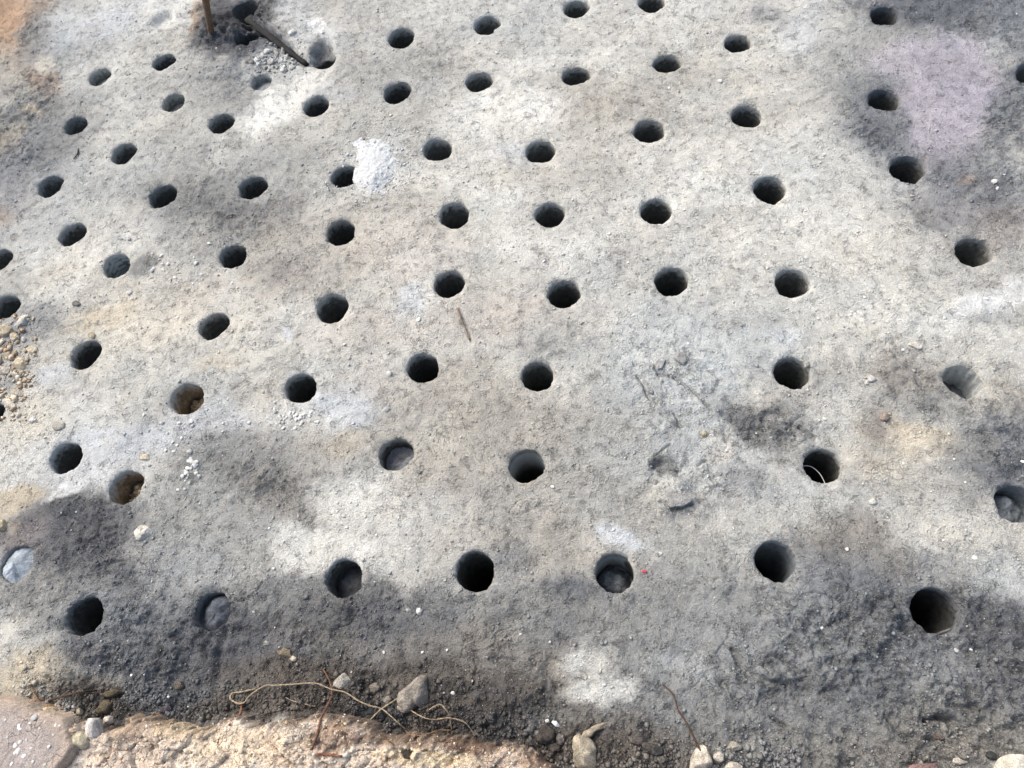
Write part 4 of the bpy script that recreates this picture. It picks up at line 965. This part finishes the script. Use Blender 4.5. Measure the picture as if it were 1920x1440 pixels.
chunk('soil_clod', oval(1195, 1388, 16, 9, 10), 0.018, (104, 96, 92), 'dark clod up-left of the grey clod at the bottom', 'clod', seed=39, rough_=0.4)
chunk('soil_clod', oval(1240, 1424, 14, 8), 0.018, (108, 102, 98), 'grey clod lowest left of the whitish rock', 'clod', seed=40, rough_=0.4)
# crust flakes of the pale grey area
chunk('crust_flake', [(1263, 662), (1274, 656), (1284, 664), (1291, 676), (1288, 688), (1276, 682), (1264, 674)], 0.007, (162, 162, 162), 'grey crust flake, right one of two above the long crack', 'crust flake', seed=41, rough_=0.08)
chunk('crust_flake', [(1228, 680), (1236, 670), (1249, 671), (1244, 686), (1238, 697), (1229, 694)], 0.007, (172, 172, 173), 'grey crust flake, left one of two above the long crack', 'crust flake', seed=42, rough_=0.08)
chunk('crust_flake', [(1196, 704), (1206, 708), (1216, 722), (1226, 734), (1222, 744), (1212, 734), (1204, 720)], 0.007, (172, 173, 175), 'narrow grey crust flake left of the long crack', 'crust flake', seed=43, rough_=0.08)
chunk('crust_flake', [(1238, 922), (1246, 918), (1262, 926), (1284, 926), (1302, 936), (1280, 948), (1258, 951), (1242, 944)], 0.007, (158, 157, 156), 'broad dark grey crust flake below the buried hole', 'crust flake', seed=44, rough_=0.12)
chunk('crust_flake', [(1222, 896), (1234, 900), (1238, 908), (1228, 912), (1222, 904)], 0.007, (156, 154, 152), 'small grey crust flake above the broad dark flake', 'crust flake', seed=45, rough_=0.1)
# loose single stones
chunk('stone', [(250, 1000), (258, 990), (268, 986), (280, 987), (289, 994), (285, 1003), (276, 1010), (262, 1013), (252, 1012)], 0.022, (226, 218, 204), 'cream crusty stone lying on the charcoal patch at left', seed=46, rough_=0.3)
chunk('stone', oval(271, 857, 11, 6, -5), 0.010, (216, 200, 172), 'flat cream stone above the brown walled hole', seed=47)
chunk('stone', oval(365, 872, 7, 6), 0.010, (206, 208, 212), 'white stone above the dark streak left of the middle', seed=48)
chunk('stone', oval(1636, 941, 8, 8), 0.012, (226, 222, 214), 'bright whitish pebble between the two right lower holes', seed=49)
chunk('stone', oval(1634, 711, 8, 6), 0.010, (214, 208, 202), 'larger of two pale pebbles right of the middle', seed=50)
chunk('stone', oval(1625, 718, 5, 4), 0.008, (216, 212, 206), 'smaller of two pale pebbles right of the middle', seed=51)
chunk('stone', oval(1512, 684, 5, 7), 0.010, (176, 172, 164), 'grey pebble on the rim of a hole right of the middle', seed=52)
chunk('stone', oval(1321, 814, 6, 6), 0.012, (196, 178, 140), 'yellow-brown pebble in the pale grey crust', seed=53, rough_=0.3)
chunk('stone', oval(1659, 781, 8, 10, 20), 0.012, (166, 148, 134), 'orange-brown crumb in the dark spot at right', seed=54, rough_=0.3)
chunk('stone', oval(1717, 649, 16, 6, 15), 0.008, (206, 200, 190), 'flat pale stone above the grooved hole', seed=55)
chunk('stone', oval(534, 1224, 13, 7, 10, 14, 0.4), 0.010, (150, 132, 106), 'yellow-brown crumbling clod on the charcoal soil', 'clod', seed=56, rough_=0.4)
chunk('stone', oval(500, 1206, 6, 5), 0.010, (162, 160, 156), 'grey pebble above the yellow-brown clod', seed=57)
chunk('stone', oval(551, 1235, 6, 6), 0.010, (214, 198, 168), 'cream pebble at the lower right of the yellow-brown clod', seed=58)
chunk('stone', oval(786, 1147, 6, 7), 0.010, (232, 230, 226), 'white pebble, larger of a pair on the dark soil', seed=59)
chunk('stone', oval(765, 1144, 4, 4), 0.007, (206, 204, 200), 'pale pebble, smaller of a pair on the dark soil', seed=60)
chunk('stone', oval(850, 1300, 5, 4), 0.008, (232, 226, 218), 'white pebble right of the triangular stone', seed=61)
chunk('plastic_bit', [(1202, 1069), (1206, 1067), (1213, 1071), (1212, 1075), (1204, 1074)], 0.006, (196, 70, 84), 'tiny red plastic chip beside the smoky streaked hole', 'chip', mat='red', seed=62, rough_=0.05)
chunk('stone', oval(1091, 1268, 16, 7, 20), 0.010, (176, 174, 168), 'grey crusty lump on the white patch at the bottom', 'lump', seed=63, rough_=0.3)
# rubble at the left edge
LEFT = [([(38, 602), (46, 592), (54, 590), (55, 600), (48, 612), (36, 616), (26, 612)], 0.02, (222, 216, 206), 'long whitish stone beside the hole at the left edge'),
        (oval(62, 658, 11, 10), 0.014, (220, 202, 170), 'cream stone, upper of two left of the slanted hole'), (oval(40, 682, 13, 12), 0.016, (214, 194, 160), 'cream stone, lower of two left of the slanted hole'),
        (oval(10, 622, 16, 12), 0.020, (200, 182, 152), 'tan stone at the left edge under the long whitish stone'), (oval(28, 632, 10, 8), 0.014, (206, 188, 158), 'tan stone beside the left edge stone pile'),
        (oval(45, 636, 6, 6), 0.010, (216, 206, 196), 'small pale stone of the left edge pile'), (oval(8, 695, 11, 8, -15), 0.012, (196, 186, 170), 'grey-tan stone at the left edge, middle of the rubble'),
        (oval(28, 703, 7, 5), 0.010, (212, 204, 190), 'little pale stone under the lower cream stone'), (oval(34, 735, 16, 9, 25), 0.014, (202, 190, 170), 'flat beige stone low in the left rubble'),
        (oval(18, 757, 16, 7, 30), 0.012, (206, 196, 180), 'flat pale stone lowest in the left rubble'), (oval(62, 788, 9, 5, -30), 0.010, (228, 224, 218), 'white stone above the lower left hole'),
        (oval(108, 797, 16, 11), 0.010, (196, 190, 178), 'flat grey-beige stone above the lower left hole'), (oval(14, 667, 9, 7), 0.012, (180, 164, 140), 'brownish stone at the left edge above the grey-tan one'),
        (oval(172, 629, 8, 6), 0.010, (206, 186, 150), 'tan pebble on the rim above the slanted hole'), (oval(144, 570, 8, 6), 0.010, (132, 130, 128), 'dark grey clod on the white ash at left'),
        (oval(5, 985, 9, 13), 0.02, (206, 186, 150), 'tan stone at the left edge above the ash mound')]
for k, (pl, hh, cc, lb) in enumerate(LEFT):
    chunk('stone', pl, hh, cc, lb, seed=70 + k, rough_=0.25)
pb2 = random.Random(11)
# white rubble between the groove and the ash filled hole
for k, (px, py, rx, ry, cc) in enumerate([(502, 97, 5, 8, 226), (493, 105, 6, 5, 206), (480, 113, 5, 4, 236), (485, 121, 8, 4, 216), (508, 117, 6, 6, 196), (526, 113, 6, 10, 210), (538, 108, 5, 5, 200),
                                          (531, 130, 5, 5, 232), (546, 128, 5, 4, 216), (548, 62, 4, 6, 224), (603, 61, 6, 4, 226), (518, 100, 6, 5, 168), (468, 116, 8, 4, 140), (530, 97, 7, 5, 160)]):
    chunk('rubble_stone', oval(px, py, rx * pb2.uniform(.7, 1.3), ry * pb2.uniform(.7, 1.3), pb2.uniform(0, 90), 9, 0.34), pb2.uniform(.008, .018), (cc, cc - 1, cc - 3), 'pale angular stone in the white rubble below the charred stick', 'stone', 'white rubble beside the charred stick', seed=100 + k, rough_=0.25, n=20)
# loose granules of the white cluster left of the middle and other pale pebbles, all alike
pb = random.Random(5)
PEB = []
for _ in range(42):
    PEB.append((540 + pb.gauss(0, 20), 783 + pb.gauss(0, 9), pb.uniform(2.4, 4.6), 'small white granule in the dense cluster left of the middle'))
for _ in range(26):
    t = pb.random()
    PEB.append((340 + 30 * t + pb.gauss(0, 9), 915 - 55 * t + pb.gauss(0, 8), pb.uniform(2.4, 5), 'small pale pebble along the dark streak above the charcoal patch'))
for _ in range(24):
    PEB.append((pb.uniform(270, 420), pb.uniform(770, 850), pb.uniform(2, 4.2), 'small pale pebble on the blue-white ash left of the middle'))
for _ in range(24):
    PEB.append((pb.uniform(280, 450), pb.uniform(455, 540), pb.uniform(2, 4.2), 'small pale pebble on the grey ash beside the scraped hole'))
for _ in range(40):
    PEB.append((pb.uniform(30, 1900), pb.uniform(60, 1300), pb.uniform(1.8, 3.6)))
for p_ in [(1350, 153, 5), (1864, 341, 6), (1870, 352, 4), (1631, 38, 4), (1031, 1204, 3.5), (838, 1219, 3), (1793, 1220, 5), (1820, 1218, 3), (1546, 786, 4), (1545, 290, 4), (725, 768, 6), (730, 702, 6),
           (785, 600, 5), (655, 672, 4), (646, 646, 4), (1130, 683, 4), (1036, 913, 4), (1918, 866, 4), (1828, 1046, 5), (1588, 1030, 4), (368, 494, 5), (315, 496, 4), (286, 508, 5), (243, 550, 6), (243, 449, 4), (1020, 490, 3)]:
    PEB.append(p_)
def pebble_mesh(seed):
    rr = np.random.default_rng(seed)
    n = 8
    V = []
    for z, s in ((-0.6, 0.55), (-0.1, 1.0), (0.45, 0.85), (0.8, 0.4)):
        for k in range(n):
            a = 2 * math.pi * k / n
            q = s * (1 + rr.uniform(-0.22, 0.22))
            V.append((q * math.cos(a), q * math.sin(a) * 0.82, z * 0.75 + rr.uniform(-0.12, 0.12)))
    Fp = [(q * n + i, q * n + (i + 1) % n, (q + 1) * n + (i + 1) % n, (q + 1) * n + i) for q in range(3) for i in range(n)]
    Fp += [tuple(range(n))[::-1], tuple(3 * n + i for i in range(n))]
    c = 222 + rr.uniform(-30, 22)
    return mesh_from('pebble', V, Fp, np.repeat(lin((c, c - 1, c - 4))[None], len(V), 0), smooth=False)
pm = [pebble_mesh(900 + k) for k in range(9)]
for k, pe in enumerate(PEB):
    px, py, r = pe[:3]
    lab = pe[3] if len(pe) > 3 else 'lone small pale pebble lying loose on the open ash ground'
    if any(abs(px - h.px) < 44 and abs(py - h.py) < 40 for h in holes):
        continue
    q = on(px, py)
    o = link('pebble', pm[k % 9], M['pebble'])
    s = r * m_per_px(px, py)
    o.location = (q[0], q[1], q[2] + 0.35 * s)
    o.rotation_euler = (pb.uniform(-0.4, 0.4), pb.uniform(-0.4, 0.4), pb.uniform(0, 6.28))
    o.scale = (s, s, s * pb.uniform(0.6, 0.95))
    tag(o, lab, 'pebble', {'small white': 'granules of the white cluster', 'small pale': 'pale pebbles ' + lab.split('pebble ')[-1], 'lone small': 'lone pale pebbles'}[' '.join(lab.split()[:2])])

# ------------------------------------------------------------------ white powder heap beside a hole
hp = np.array([at(x, y) for x, y in [(655, 252), (680, 246), (712, 250), (738, 268), (752, 292), (750, 320), (736, 342), (712, 358), (690, 362), (668, 350), (664, 330), (672, 306), (662, 284)]])
hc = hp.mean(0)
gx_, gy_ = np.meshgrid(np.arange(hp[:, 0].min() - .02, hp[:, 0].max() + .02, .0038), np.arange(hp[:, 1].min() - .02, hp[:, 1].max() + .02, .0038))
ang = np.arctan2(gy_ - hc[1], gx_ - hc[0])
pa = np.arctan2(hp[:, 1] - hc[1], hp[:, 0] - hc[0]); pr = np.hypot(hp[:, 0] - hc[0], hp[:, 1] - hc[1])
o_ = np.argsort(pa)
pa, pr = np.concatenate([pa[o_] - 2 * np.pi, pa[o_], pa[o_] + 2 * np.pi]), np.tile(pr[o_], 3)
rel = np.hypot(gx_ - hc[0], gy_ - hc[1]) / np.interp(ang, pa, pr) + 0.18 * fbm(gx_, gy_, 0.035, 4, 500, 0.7)
w1, _ = worley(gx_, gy_, 0.010, 510)
i_, j_ = cells(gx_.ravel(), gy_.ravel())
hz = GZ0[i_, j_].reshape(gx_.shape) - 0.010 + 0.018 * sstep(1.10, 0.3, rel) + 0.004 * (1 - np.clip(w1, 0, 1) ** 2) + 0.005 * fbm(gx_, gy_, 0.022, 4, 520, 0.65)
low = np.array(at(705, 340))
hz += 0.012 * np.exp(-((gx_ - low[0]) ** 2 + (gy_ - low[1]) ** 2) / 0.05 ** 2)
kp = (rel[:-1, :-1] < 1.06) & (rel[1:, 1:] < 1.06)
hi_ = np.arange(gx_.size).reshape(gx_.shape)
hf = np.stack([hi_[:-1, :-1][kp], hi_[:-1, 1:][kp], hi_[1:, 1:][kp], hi_[1:, :-1][kp]], 1)
uh = np.zeros(gx_.size, bool); uh[hf.ravel()] = True
o = link('powder_heap', mesh_from('powder_heap', np.stack([gx_, gy_, hz], -1).reshape(-1, 3)[uh], (np.cumsum(uh) - 1)[hf]), M['powder'])
tag(o, 'low heap of bright white powder spilled beside a drilled hole', 'powder heap')

# ------------------------------------------------------------------ the slab corner at the lower left
sl = [(-260, 1296), (0, 1304), (40, 1312), (72, 1326), (100, 1336), (120, 1344), (128, 1362), (130, 1384), (138, 1400), (128, 1416), (112, 1440), (100, 1470), (60, 1560), (-260, 1560)]
SZ = BH + 0.012
sp = np.array([at(x, y, SZ) for x, y in sl])
sx, sy = np.meshgrid(np.arange(sp[:, 0].min(), sp[:, 0].max() + .01, .005), np.arange(sp[:, 1].min(), sp[:, 1].max() + .01, .005))
def in_poly(X, Y, P):
    c = np.zeros(X.shape, bool)
    dm = np.full(X.shape, 9.0)
    for a, b in zip(P, np.roll(P, -1, 0)):
        cond = ((a[1] > Y) != (b[1] > Y)) & (X < (b[0] - a[0]) * (Y - a[1]) / (b[1] - a[1] + 1e-12) + a[0])
        c ^= cond
        ab = b - a
        t = np.clip(((X - a[0]) * ab[0] + (Y - a[1]) * ab[1]) / (ab @ ab), 0, 1)
        dm = np.minimum(dm, np.hypot(X - a[0] - t * ab[0], Y - a[1] - t * ab[1]))
    return np.where(c, dm, -dm)
sdm = in_poly(sx, sy, sp) + 0.006 * fbm(sx, sy, 0.03, 3, 540)
szz = SZ - 0.06 * sstep(0.010, -0.006, sdm) + 0.003 * fbm(sx, sy, 0.05, 4, 550) + 0.0015 * vnoise(sx * 160, sy * 160, 3)
ks = (sdm[:-1, :-1] > -0.007) & (sdm[1:, 1:] > -0.007)
si = np.arange(sx.size).reshape(sx.shape)
sf = np.stack([si[:-1, :-1][ks], si[:-1, 1:][ks], si[1:, 1:][ks], si[1:, :-1][ks]], 1)
us_ = np.zeros(sx.size, bool); us_[sf.ravel()] = True
scol = np.empty(sx.shape + (3,)); scol[:] = (176, 166, 162)
e_ = sstep(0.06, 0.0, sdm)[..., None]
scol = scol * (1 - 0.6 * e_) + 0.6 * e_ * np.array((206, 184, 162))
scol *= (1 + 0.10 * fbm(sx, sy, 0.06, 4, 560))[..., None]
slab = link('slab', mesh_from('slab', np.stack([sx, sy, szz], -1).reshape(-1, 3)[us_], (np.cumsum(us_) - 1)[sf], lin(scol).reshape(-1, 3)[us_]), M['bank'])
tag(slab, 'mauve grey slab set with white pebbles in the lower left corner', 'slab')
for k, (px, py, r) in enumerate([(65, 1345, 7), (36, 1362, 5), (38, 1367, 4), (29, 1398, 5), (38, 1391, 5), (34, 1408, 6), (28, 1412, 4), (50, 1387, 3.5), (92, 1400, 4), (84, 1434, 4), (10, 1350, 2.5), (56, 1356, 3), (104, 1360, 3), (112, 1361, 3), (74, 1366, 2.5),
                                 (45, 1418, 5), (14, 1382, 3), (58, 1403, 3), (100, 1378, 3), (22, 1432, 4), (62, 1428, 3)]):
    p = at(px, py, SZ)
    o = link('pebble', pm[k % 9], M['pebble'], slab)
    s = r * m_per_px(px, py) * 0.96
    o.location = (p[0], p[1], SZ + 0.15 * s)
    o.scale = (s, s, 0.5 * s); o.rotation_euler = (0, 0, k * 1.7)
chunk('stone', oval(4, 1376, 9, 10), 0.02, (84, 84, 92), 'dark stone lying on the mauve slab at the left edge', seed=64)

# ------------------------------------------------------------------ twigs and roots
def twig(pts, r0, r1, colour, label, lift=0.010, ends=None, name='twig'):
    P = []
    n = len(pts)
    for i, (px, py) in enumerate(pts):
        q = on(px, py)
        P.append(q)
    P = np.array(P)
    z = P[:, 2].copy()
    for i in range(n):            # a stiff twig bridges hollows
        for a in range(i + 1):
            for b in range(i, n):
                if b > a:
                    t = (i - a) / (b - a)
                    z[i] = max(z[i], 0.6 * (P[a, 2] * (1 - t) + P[b, 2] * t) + 0.4 * P[i, 2])
    for i, (px, py) in enumerate(pts):
        l_ = lift * (math.sin(math.pi * i / (n - 1)) * 0.9 + 0.1) + r0 * 0.6
        xy = at(px, py, z[i] + l_)
        P[i] = (xy[0], xy[1], z[i] + l_)
    o = tube(name, P + rng.normal(0, 0.0012, P.shape), r0, r1, M['twig'], colour, jit=0.2)
    return tag(o, label, 'root' if name == 'root' else 'twig', None)
twig([(480, 1292), (452, 1297), (436, 1301), (432, 1309), (439, 1315), (449, 1318), (460, 1315), (467, 1305), (478, 1296), (491, 1289), (503, 1284), (514, 1286), (546, 1284), (580, 1281), (600, 1283), (622, 1293),
      (648, 1300), (670, 1312), (691, 1323), (714, 1330), (730, 1340), (748, 1355), (760, 1369)], 0.0024, 0.0018, (174, 158, 134), 'long pale root with a loop at its end on the bank foot', 0.022, name='root')
twig([(760, 1369), (774, 1378), (804, 1376), (822, 1370), (847, 1372)], 0.0018, 0.0014, (142, 116, 92), 'thin brown root lying on the brown bank soil below the triangular stone', 0.004, name='root')
twig([(696, 1347), (714, 1332), (733, 1318), (748, 1307)], 0.0022, 0.0018, (178, 162, 140), 'short straight pale twig crossing the long root', 0.02)
twig([(749, 1310), (757, 1324), (771, 1335), (795, 1346), (817, 1348), (843, 1346), (868, 1353), (884, 1369), (893, 1385)], 0.0016, 0.0014, (170, 152, 128), 'thin curved root hanging below the triangular stone', 0.012, name='root')
twig([(806, 1328), (815, 1323), (826, 1321), (836, 1330), (843, 1344), (847, 1370)], 0.0020, 0.0016, (164, 148, 126), 'speckled arched root right of the triangular stone', 0.02, name='root')
twig([(602, 1250), (615, 1268), (622, 1289), (621, 1303), (613, 1324), (602, 1347), (594, 1376), (583, 1406)], 0.0016, 0.0034, (126, 92, 74), 'bent reddish brown twig crossing the long root upright', 0.012)
twig([(453, 1320), (452, 1332), (446, 1345), (430, 1359)], 0.0030, 0.0034, (148, 108, 86), 'short reddish twig below the loop of the root', 0.010)
twig([(83, 1318), (102, 1310), (128, 1302), (156, 1297), (181, 1294)], 0.0032, 0.0022, (84, 68, 56), 'dark brown curved twig at the lower left bank edge', 0.018)
twig([(53, 1281), (67, 1301), (83, 1323)], 0.0020, 0.0024, (128, 100, 76), 'short brown twig leaning at the slab corner', 0.012)
twig([(1244, 1283), (1256, 1296), (1266, 1310), (1272, 1330), (1284, 1351), (1298, 1376), (1307, 1397), (1318, 1417), (1326, 1440), (1338, 1470)], 0.0016, 0.0036, (92, 72, 60), 'long dark brown twig over the whitish rock at the bottom', 0.02)
twig([(522, 1301), (546, 1312), (580, 1322), (596, 1326)], 0.0013, 0.0011, (176, 162, 146), 'hair-thin pale rootlet under the long root', 0.006, name='root')
twig([(857, 578), (862, 590), (867, 603), (874, 620), (880, 637)], 0.0034, 0.0026, (140, 124, 112), 'short grey-brown stick lying in the middle of the ground', 0.002)
twig([(593, 1413), (615, 1414), (640, 1419)], 0.0036, 0.0030, (140, 96, 78), 'short reddish stick lying on the tan bank', 0.003)
twig([(717, 1380), (730, 1390), (741, 1398)], 0.0016, 0.0014, (104, 82, 66), 'tiny brown stick on the brown bank soil', 0.003)
twig([(336, 128), (346, 127)], 0.0030, 0.0025, (224, 214, 190), 'tiny cream splinter beside the hole at the upper left', 0.001)
twig([(147, 279), (144, 290), (138, 298)], 0.0034, 0.0024, (104, 98, 92), 'small dark stick between the holes at the left', 0.002)

# ------------------------------------------------------------------ charred flat sticks beside the stake
def bar(pts, w0, w1, th, colour, label, lift):
    P = np.array([[*at(x, y, z), z] for (x, y), z in zip(pts, lift)])
    Q = np.array([P[0] + (P[-1] - P[0]) * t for t in np.linspace(0, 1, 16)])
    for k, t in enumerate(np.linspace(0, 1, 16)):
        i0 = min(int(t * (len(P) - 1)), len(P) - 2); f_ = t * (len(P) - 1) - i0
        Q[k] = P[i0] * (1 - f_) + P[i0 + 1] * f_
    d = P[-1] - P[0]; d /= np.linalg.norm(d)
    sd_ = np.cross(d, [0, 0, 1.0]); sd_ /= np.linalg.norm(sd_)
    up = np.cross(sd_, d)
    V = []
    sec = [(-1, -.6), (-1.0, .35), (-.8, .8), (-.3, 1.0), (.3, .92), (.8, .7), (1, .25), (1, -.6)]
    for k in range(16):
        w_ = (w0 + (w1 - w0) * k / 15) * (1 + 0.12 * math.sin(k * 1.9) + random.uniform(-.06, .06))
        for a, b in sec:
            V.append(Q[k] + sd_ * a * w_ * (1 + random.uniform(-.08, .08)) + up * b * th * (1 + random.uniform(-.2, .2)))
    m = len(sec)
    ff = [(k * m + i, k * m + (i + 1) % m, (k + 1) * m + (i + 1) % m, (k + 1) * m + i) for k in range(15) for i in range(m)]
    ff += [tuple(range(m))[::-1], tuple(15 * m + i for i in range(m))]
    V = np.array(V)
    col = lin(colour)[None] * rng.uniform(0.75, 1.25, (len(V), 1))
    o = link('charred_stick', mesh_from('charred_stick', V - P[0], ff, col), M['twig'])
    o.location = tuple(P[0])
    return tag(o, label, 'stick')
bar([(466, 34), (484, 50), (520, 80), (548, 101), (576, 122)], 0.021, 0.009, 0.009, (46, 46, 48), 'charred flat stick slanting down from the ragged hole to the crumbling hole', [-0.010, -0.006, -0.004, -0.006, -0.012])

# ------------------------------------------------------------------ the rusty stake
b0 = on(396, 60)
top = np.array([*at(381, -24, 0.24), 0.24])
dirv = (top - b0) / np.linalg.norm(top - b0)
tube('stake', [b0 - dirv * 0.08, b0, b0 + (top - b0) * 0.5, top, top + (top - b0) * 0.35], 0.013, 0.016, M['rust'], None, None, 14, 0.03)
tag(bpy.data.objects['stake'], 'rusty brown steel stake driven into the ground at the top', 'stake')

# ------------------------------------------------------------------ crumbs: uncountable grains, one object each
def crumbs(name, P, S, COL, label, seed):
    rr = np.random.default_rng(seed)
    n = len(P)
    base = np.array([(1, 0, 0), (0, 1, 0), (-1, 0, 0), (0, -1, 0), (0, 0, 1), (0, 0, -0.6)], float)
    V = base[None] * (1 + rr.uniform(-0.4, 0.4, (n, 6, 1)))
    a = rr.uniform(0, 6.28, n); ca, sa = np.cos(a), np.sin(a)
    V = np.stack([V[..., 0] * ca[:, None] - V[..., 1] * sa[:, None], V[..., 0] * sa[:, None] + V[..., 1] * ca[:, None], V[..., 2] * rr.uniform(0.5, 0.95, (n, 1))], -1)
    V[..., :2] += rr.uniform(-0.25, 0.25, (n, 6, 2))
    V = V * S[:, None, None] + P[:, None, :]
    f = np.array([(0, 1, 4), (1, 2, 4), (2, 3, 4), (3, 0, 4), (1, 0, 5), (2, 1, 5), (3, 2, 5), (0, 3, 5)])
    Fc = (f[None] + 6 * np.arange(n)[:, None, None]).reshape(-1, 3)
    o = link(name, mesh_from(name, V.reshape(-1, 3), Fc, np.repeat(COL, 6, 0), smooth=False), M['crumb'])
    o['kind'] = 'stuff'
    o['label'] = label
    return o
N0 = 170000
cy = rng.uniform(0, 1, N0) ** 1.25 * 3.55 - 0.12
u = rng.uniform(0, 1, N0)
cx = (-1.78 - 0.345 * (cy + 0.1)) * (1 - u) + (1.02 + 0.232 * (cy + 0.1)) * u
i_, j_ = cells(cx, cy)
dens = np.clip(rough[i_, j_], 0, 1.3) * sstep(-0.25, 0.55, fbm(cx, cy, 0.11, 3, 610))
ok = (rng.uniform(0, 1, N0) < 0.10 + 0.55 * dens) & (inside[i_, j_] == 0) & (inside[np.minimum(i_ + 2, NR - 1), j_] == 0) & (inside[np.maximum(i_ - 2, 0), j_] == 0) & (inside[i_, np.minimum(j_ + 2, NC - 1)] == 0) & (inside[i_, np.maximum(j_ - 2, 0)] == 0)
cx, cy, i_, j_ = cx[ok], cy[ok], i_[ok], j_[ok]
S = (0.0013 + 0.0011 * rng.exponential(1.0, len(cx))).clip(0, 0.0065)
cc = gcol[i_, j_] * rng.uniform(0.72, 1.28, (len(cx), 1))
wh = rng.uniform(0, 1, len(cx)) < 0.02
cc[wh] = lin((222, 220, 216))
crumbs('ash_crumbs', np.stack([cx, cy, GZ[i_, j_] + 0.15 * S], 1), S, cc.clip(0, 0.8), 'loose crumbs of ash and soil strewn over the ground', 77)
ang_ = rng.uniform(0, 6.283, 900); rr_ = 0.05 + np.abs(rng.normal(0, 0.045, 900)) + rng.uniform(0.0, 0.13, 900)
P = np.stack([hc[0] + np.cos(ang_) * rr_ * 1.05, hc[1] + np.sin(ang_) * rr_ * 1.2, np.zeros(900)], 1)
i_, j_ = cells(P[:, 0], P[:, 1]); ok = inside[i_, j_] == 0; P, i_, j_ = P[ok], i_[ok], j_[ok]
S = (0.0012 + 0.0014 * rng.exponential(1.0, len(P))).clip(0, 0.007)
i2 = np.clip(((P[:, 1] - gy_[0, 0]) / .0038).astype(int), 0, gy_.shape[0] - 1); j2_ = np.clip(((P[:, 0] - gx_[0, 0]) / .0038).astype(int), 0, gx_.shape[1] - 1)
P[:, 2] = np.maximum(GZ[i_, j_], np.where(rel[i2, j2_] < 1.05, hz[i2, j2_], -9)) + 0.2 * S
crumbs('powder_crumbs', P, S, np.repeat(lin((226, 229, 232))[None], len(P), 0) * rng.uniform(0.8, 1.1, (len(P), 1)), 'white powder crumbs strewn around the powder heap', 81)
a_ = rng.normal(0, 1, (380, 2))
P = np.array([[*at(515 + 26 * p[0], 112 + 15 * p[1]), 0] for p in a_])
i_, j_ = cells(P[:, 0], P[:, 1]); ok = inside[i_, j_] == 0; P, i_, j_ = P[ok], i_[ok], j_[ok]
S = (0.0018 + 0.0024 * rng.exponential(1.0, len(P))).clip(0, 0.010)
P[:, 2] = GZ[i_, j_] + 0.2 * S
crumbs('rubble_crumbs', P, S, np.repeat(lin((190, 190, 188))[None], len(P), 0) * rng.uniform(0.45, 1.25, (len(P), 1)), 'pale broken crumbs below the charred stick', 82)
# coarse dark crumbs at the foot of the bank and tan crumbs on it
t = rng.uniform(0, 1, 5200)
ex = np.interp(t, np.linspace(0, 1, len(EDGE)), [e[0] for e in EDGE])
ex = rng.uniform(60, 1500, 5200)
eyp = np.interp(ex, [e[0] for e in EDGE], [e[1] for e in EDGE]) - rng.exponential(24, 5200) - 2
eyp = np.where(ex > 1060, 1440 - rng.exponential(26, 5200), eyp)
P = np.array([[*at(a, b), 0] for a, b in zip(ex, eyp)])
i_, j_ = cells(P[:, 0], P[:, 1])
ok = inside[i_, j_] == 0
P, i_, j_ = P[ok], i_[ok], j_[ok]
S = (0.0013 + 0.0017 * rng.exponential(1.0, len(P))).clip(0, 0.010)
P[:, 2] = GZ[i_, j_] + 0.25 * S
tone = np.array([lin((84, 76, 72)), lin((66, 64, 66)), lin((104, 94, 84)), lin((128, 114, 100))])
crumbs('soil_crumbs', P, S, (gcol[i_, j_] * rng.uniform(0.7, 1.2, (len(P), 1))).astype(np.float32), 'dark crumbled soil heaped at the foot of the bank', 78)
ex, eyp = rng.uniform(130, 1040, 3000), rng.uniform(1325, 1445, 3000)
P = np.array([[*at(a, b, BH), 0] for a, b in zip(ex, eyp)])
zz = np.array([bz(x, y) for x, y, _ in P])
ok = zz > 0.02
P = P[ok]; P[:, 2] = zz[ok]
S = (0.0010 + 0.0012 * rng.exponential(1.0, len(P))).clip(0, 0.006)
tone = np.array([lin((228, 212, 190)), lin((212, 190, 164)), lin((234, 224, 208)), lin((190, 164, 138))])
crumbs('gravel_on_bank', P, S, (tone[rng.integers(0, 4, len(P))] * rng.uniform(0.8, 1.15, (len(P), 1))).astype(np.float32), 'tan gravel and crumbs on the near bank', 79)
ex, eyp = rng.uniform(-10, 70, 500) , rng.uniform(590, 790, 500)
P = np.array([[*at(a, b), 0] for a, b in zip(ex, eyp)])
P = P[rng.uniform(0, 1, 500) > ex / 80]
i_, j_ = cells(P[:, 0], P[:, 1]); ok = inside[i_, j_] == 0; P, i_, j_ = P[ok], i_[ok], j_[ok]
S = (0.003 + 0.003 * rng.exponential(1.0, len(P))).clip(0, 0.014)
P[:, 2] = GZ[i_, j_] + 0.3 * S
crumbs('gravel_at_edge', P, S, (tone[rng.integers(0, 4, len(P))] * rng.uniform(0.75, 1.1, (len(P), 1))).astype(np.float32), 'tan rubble gravel at the left edge', 80)
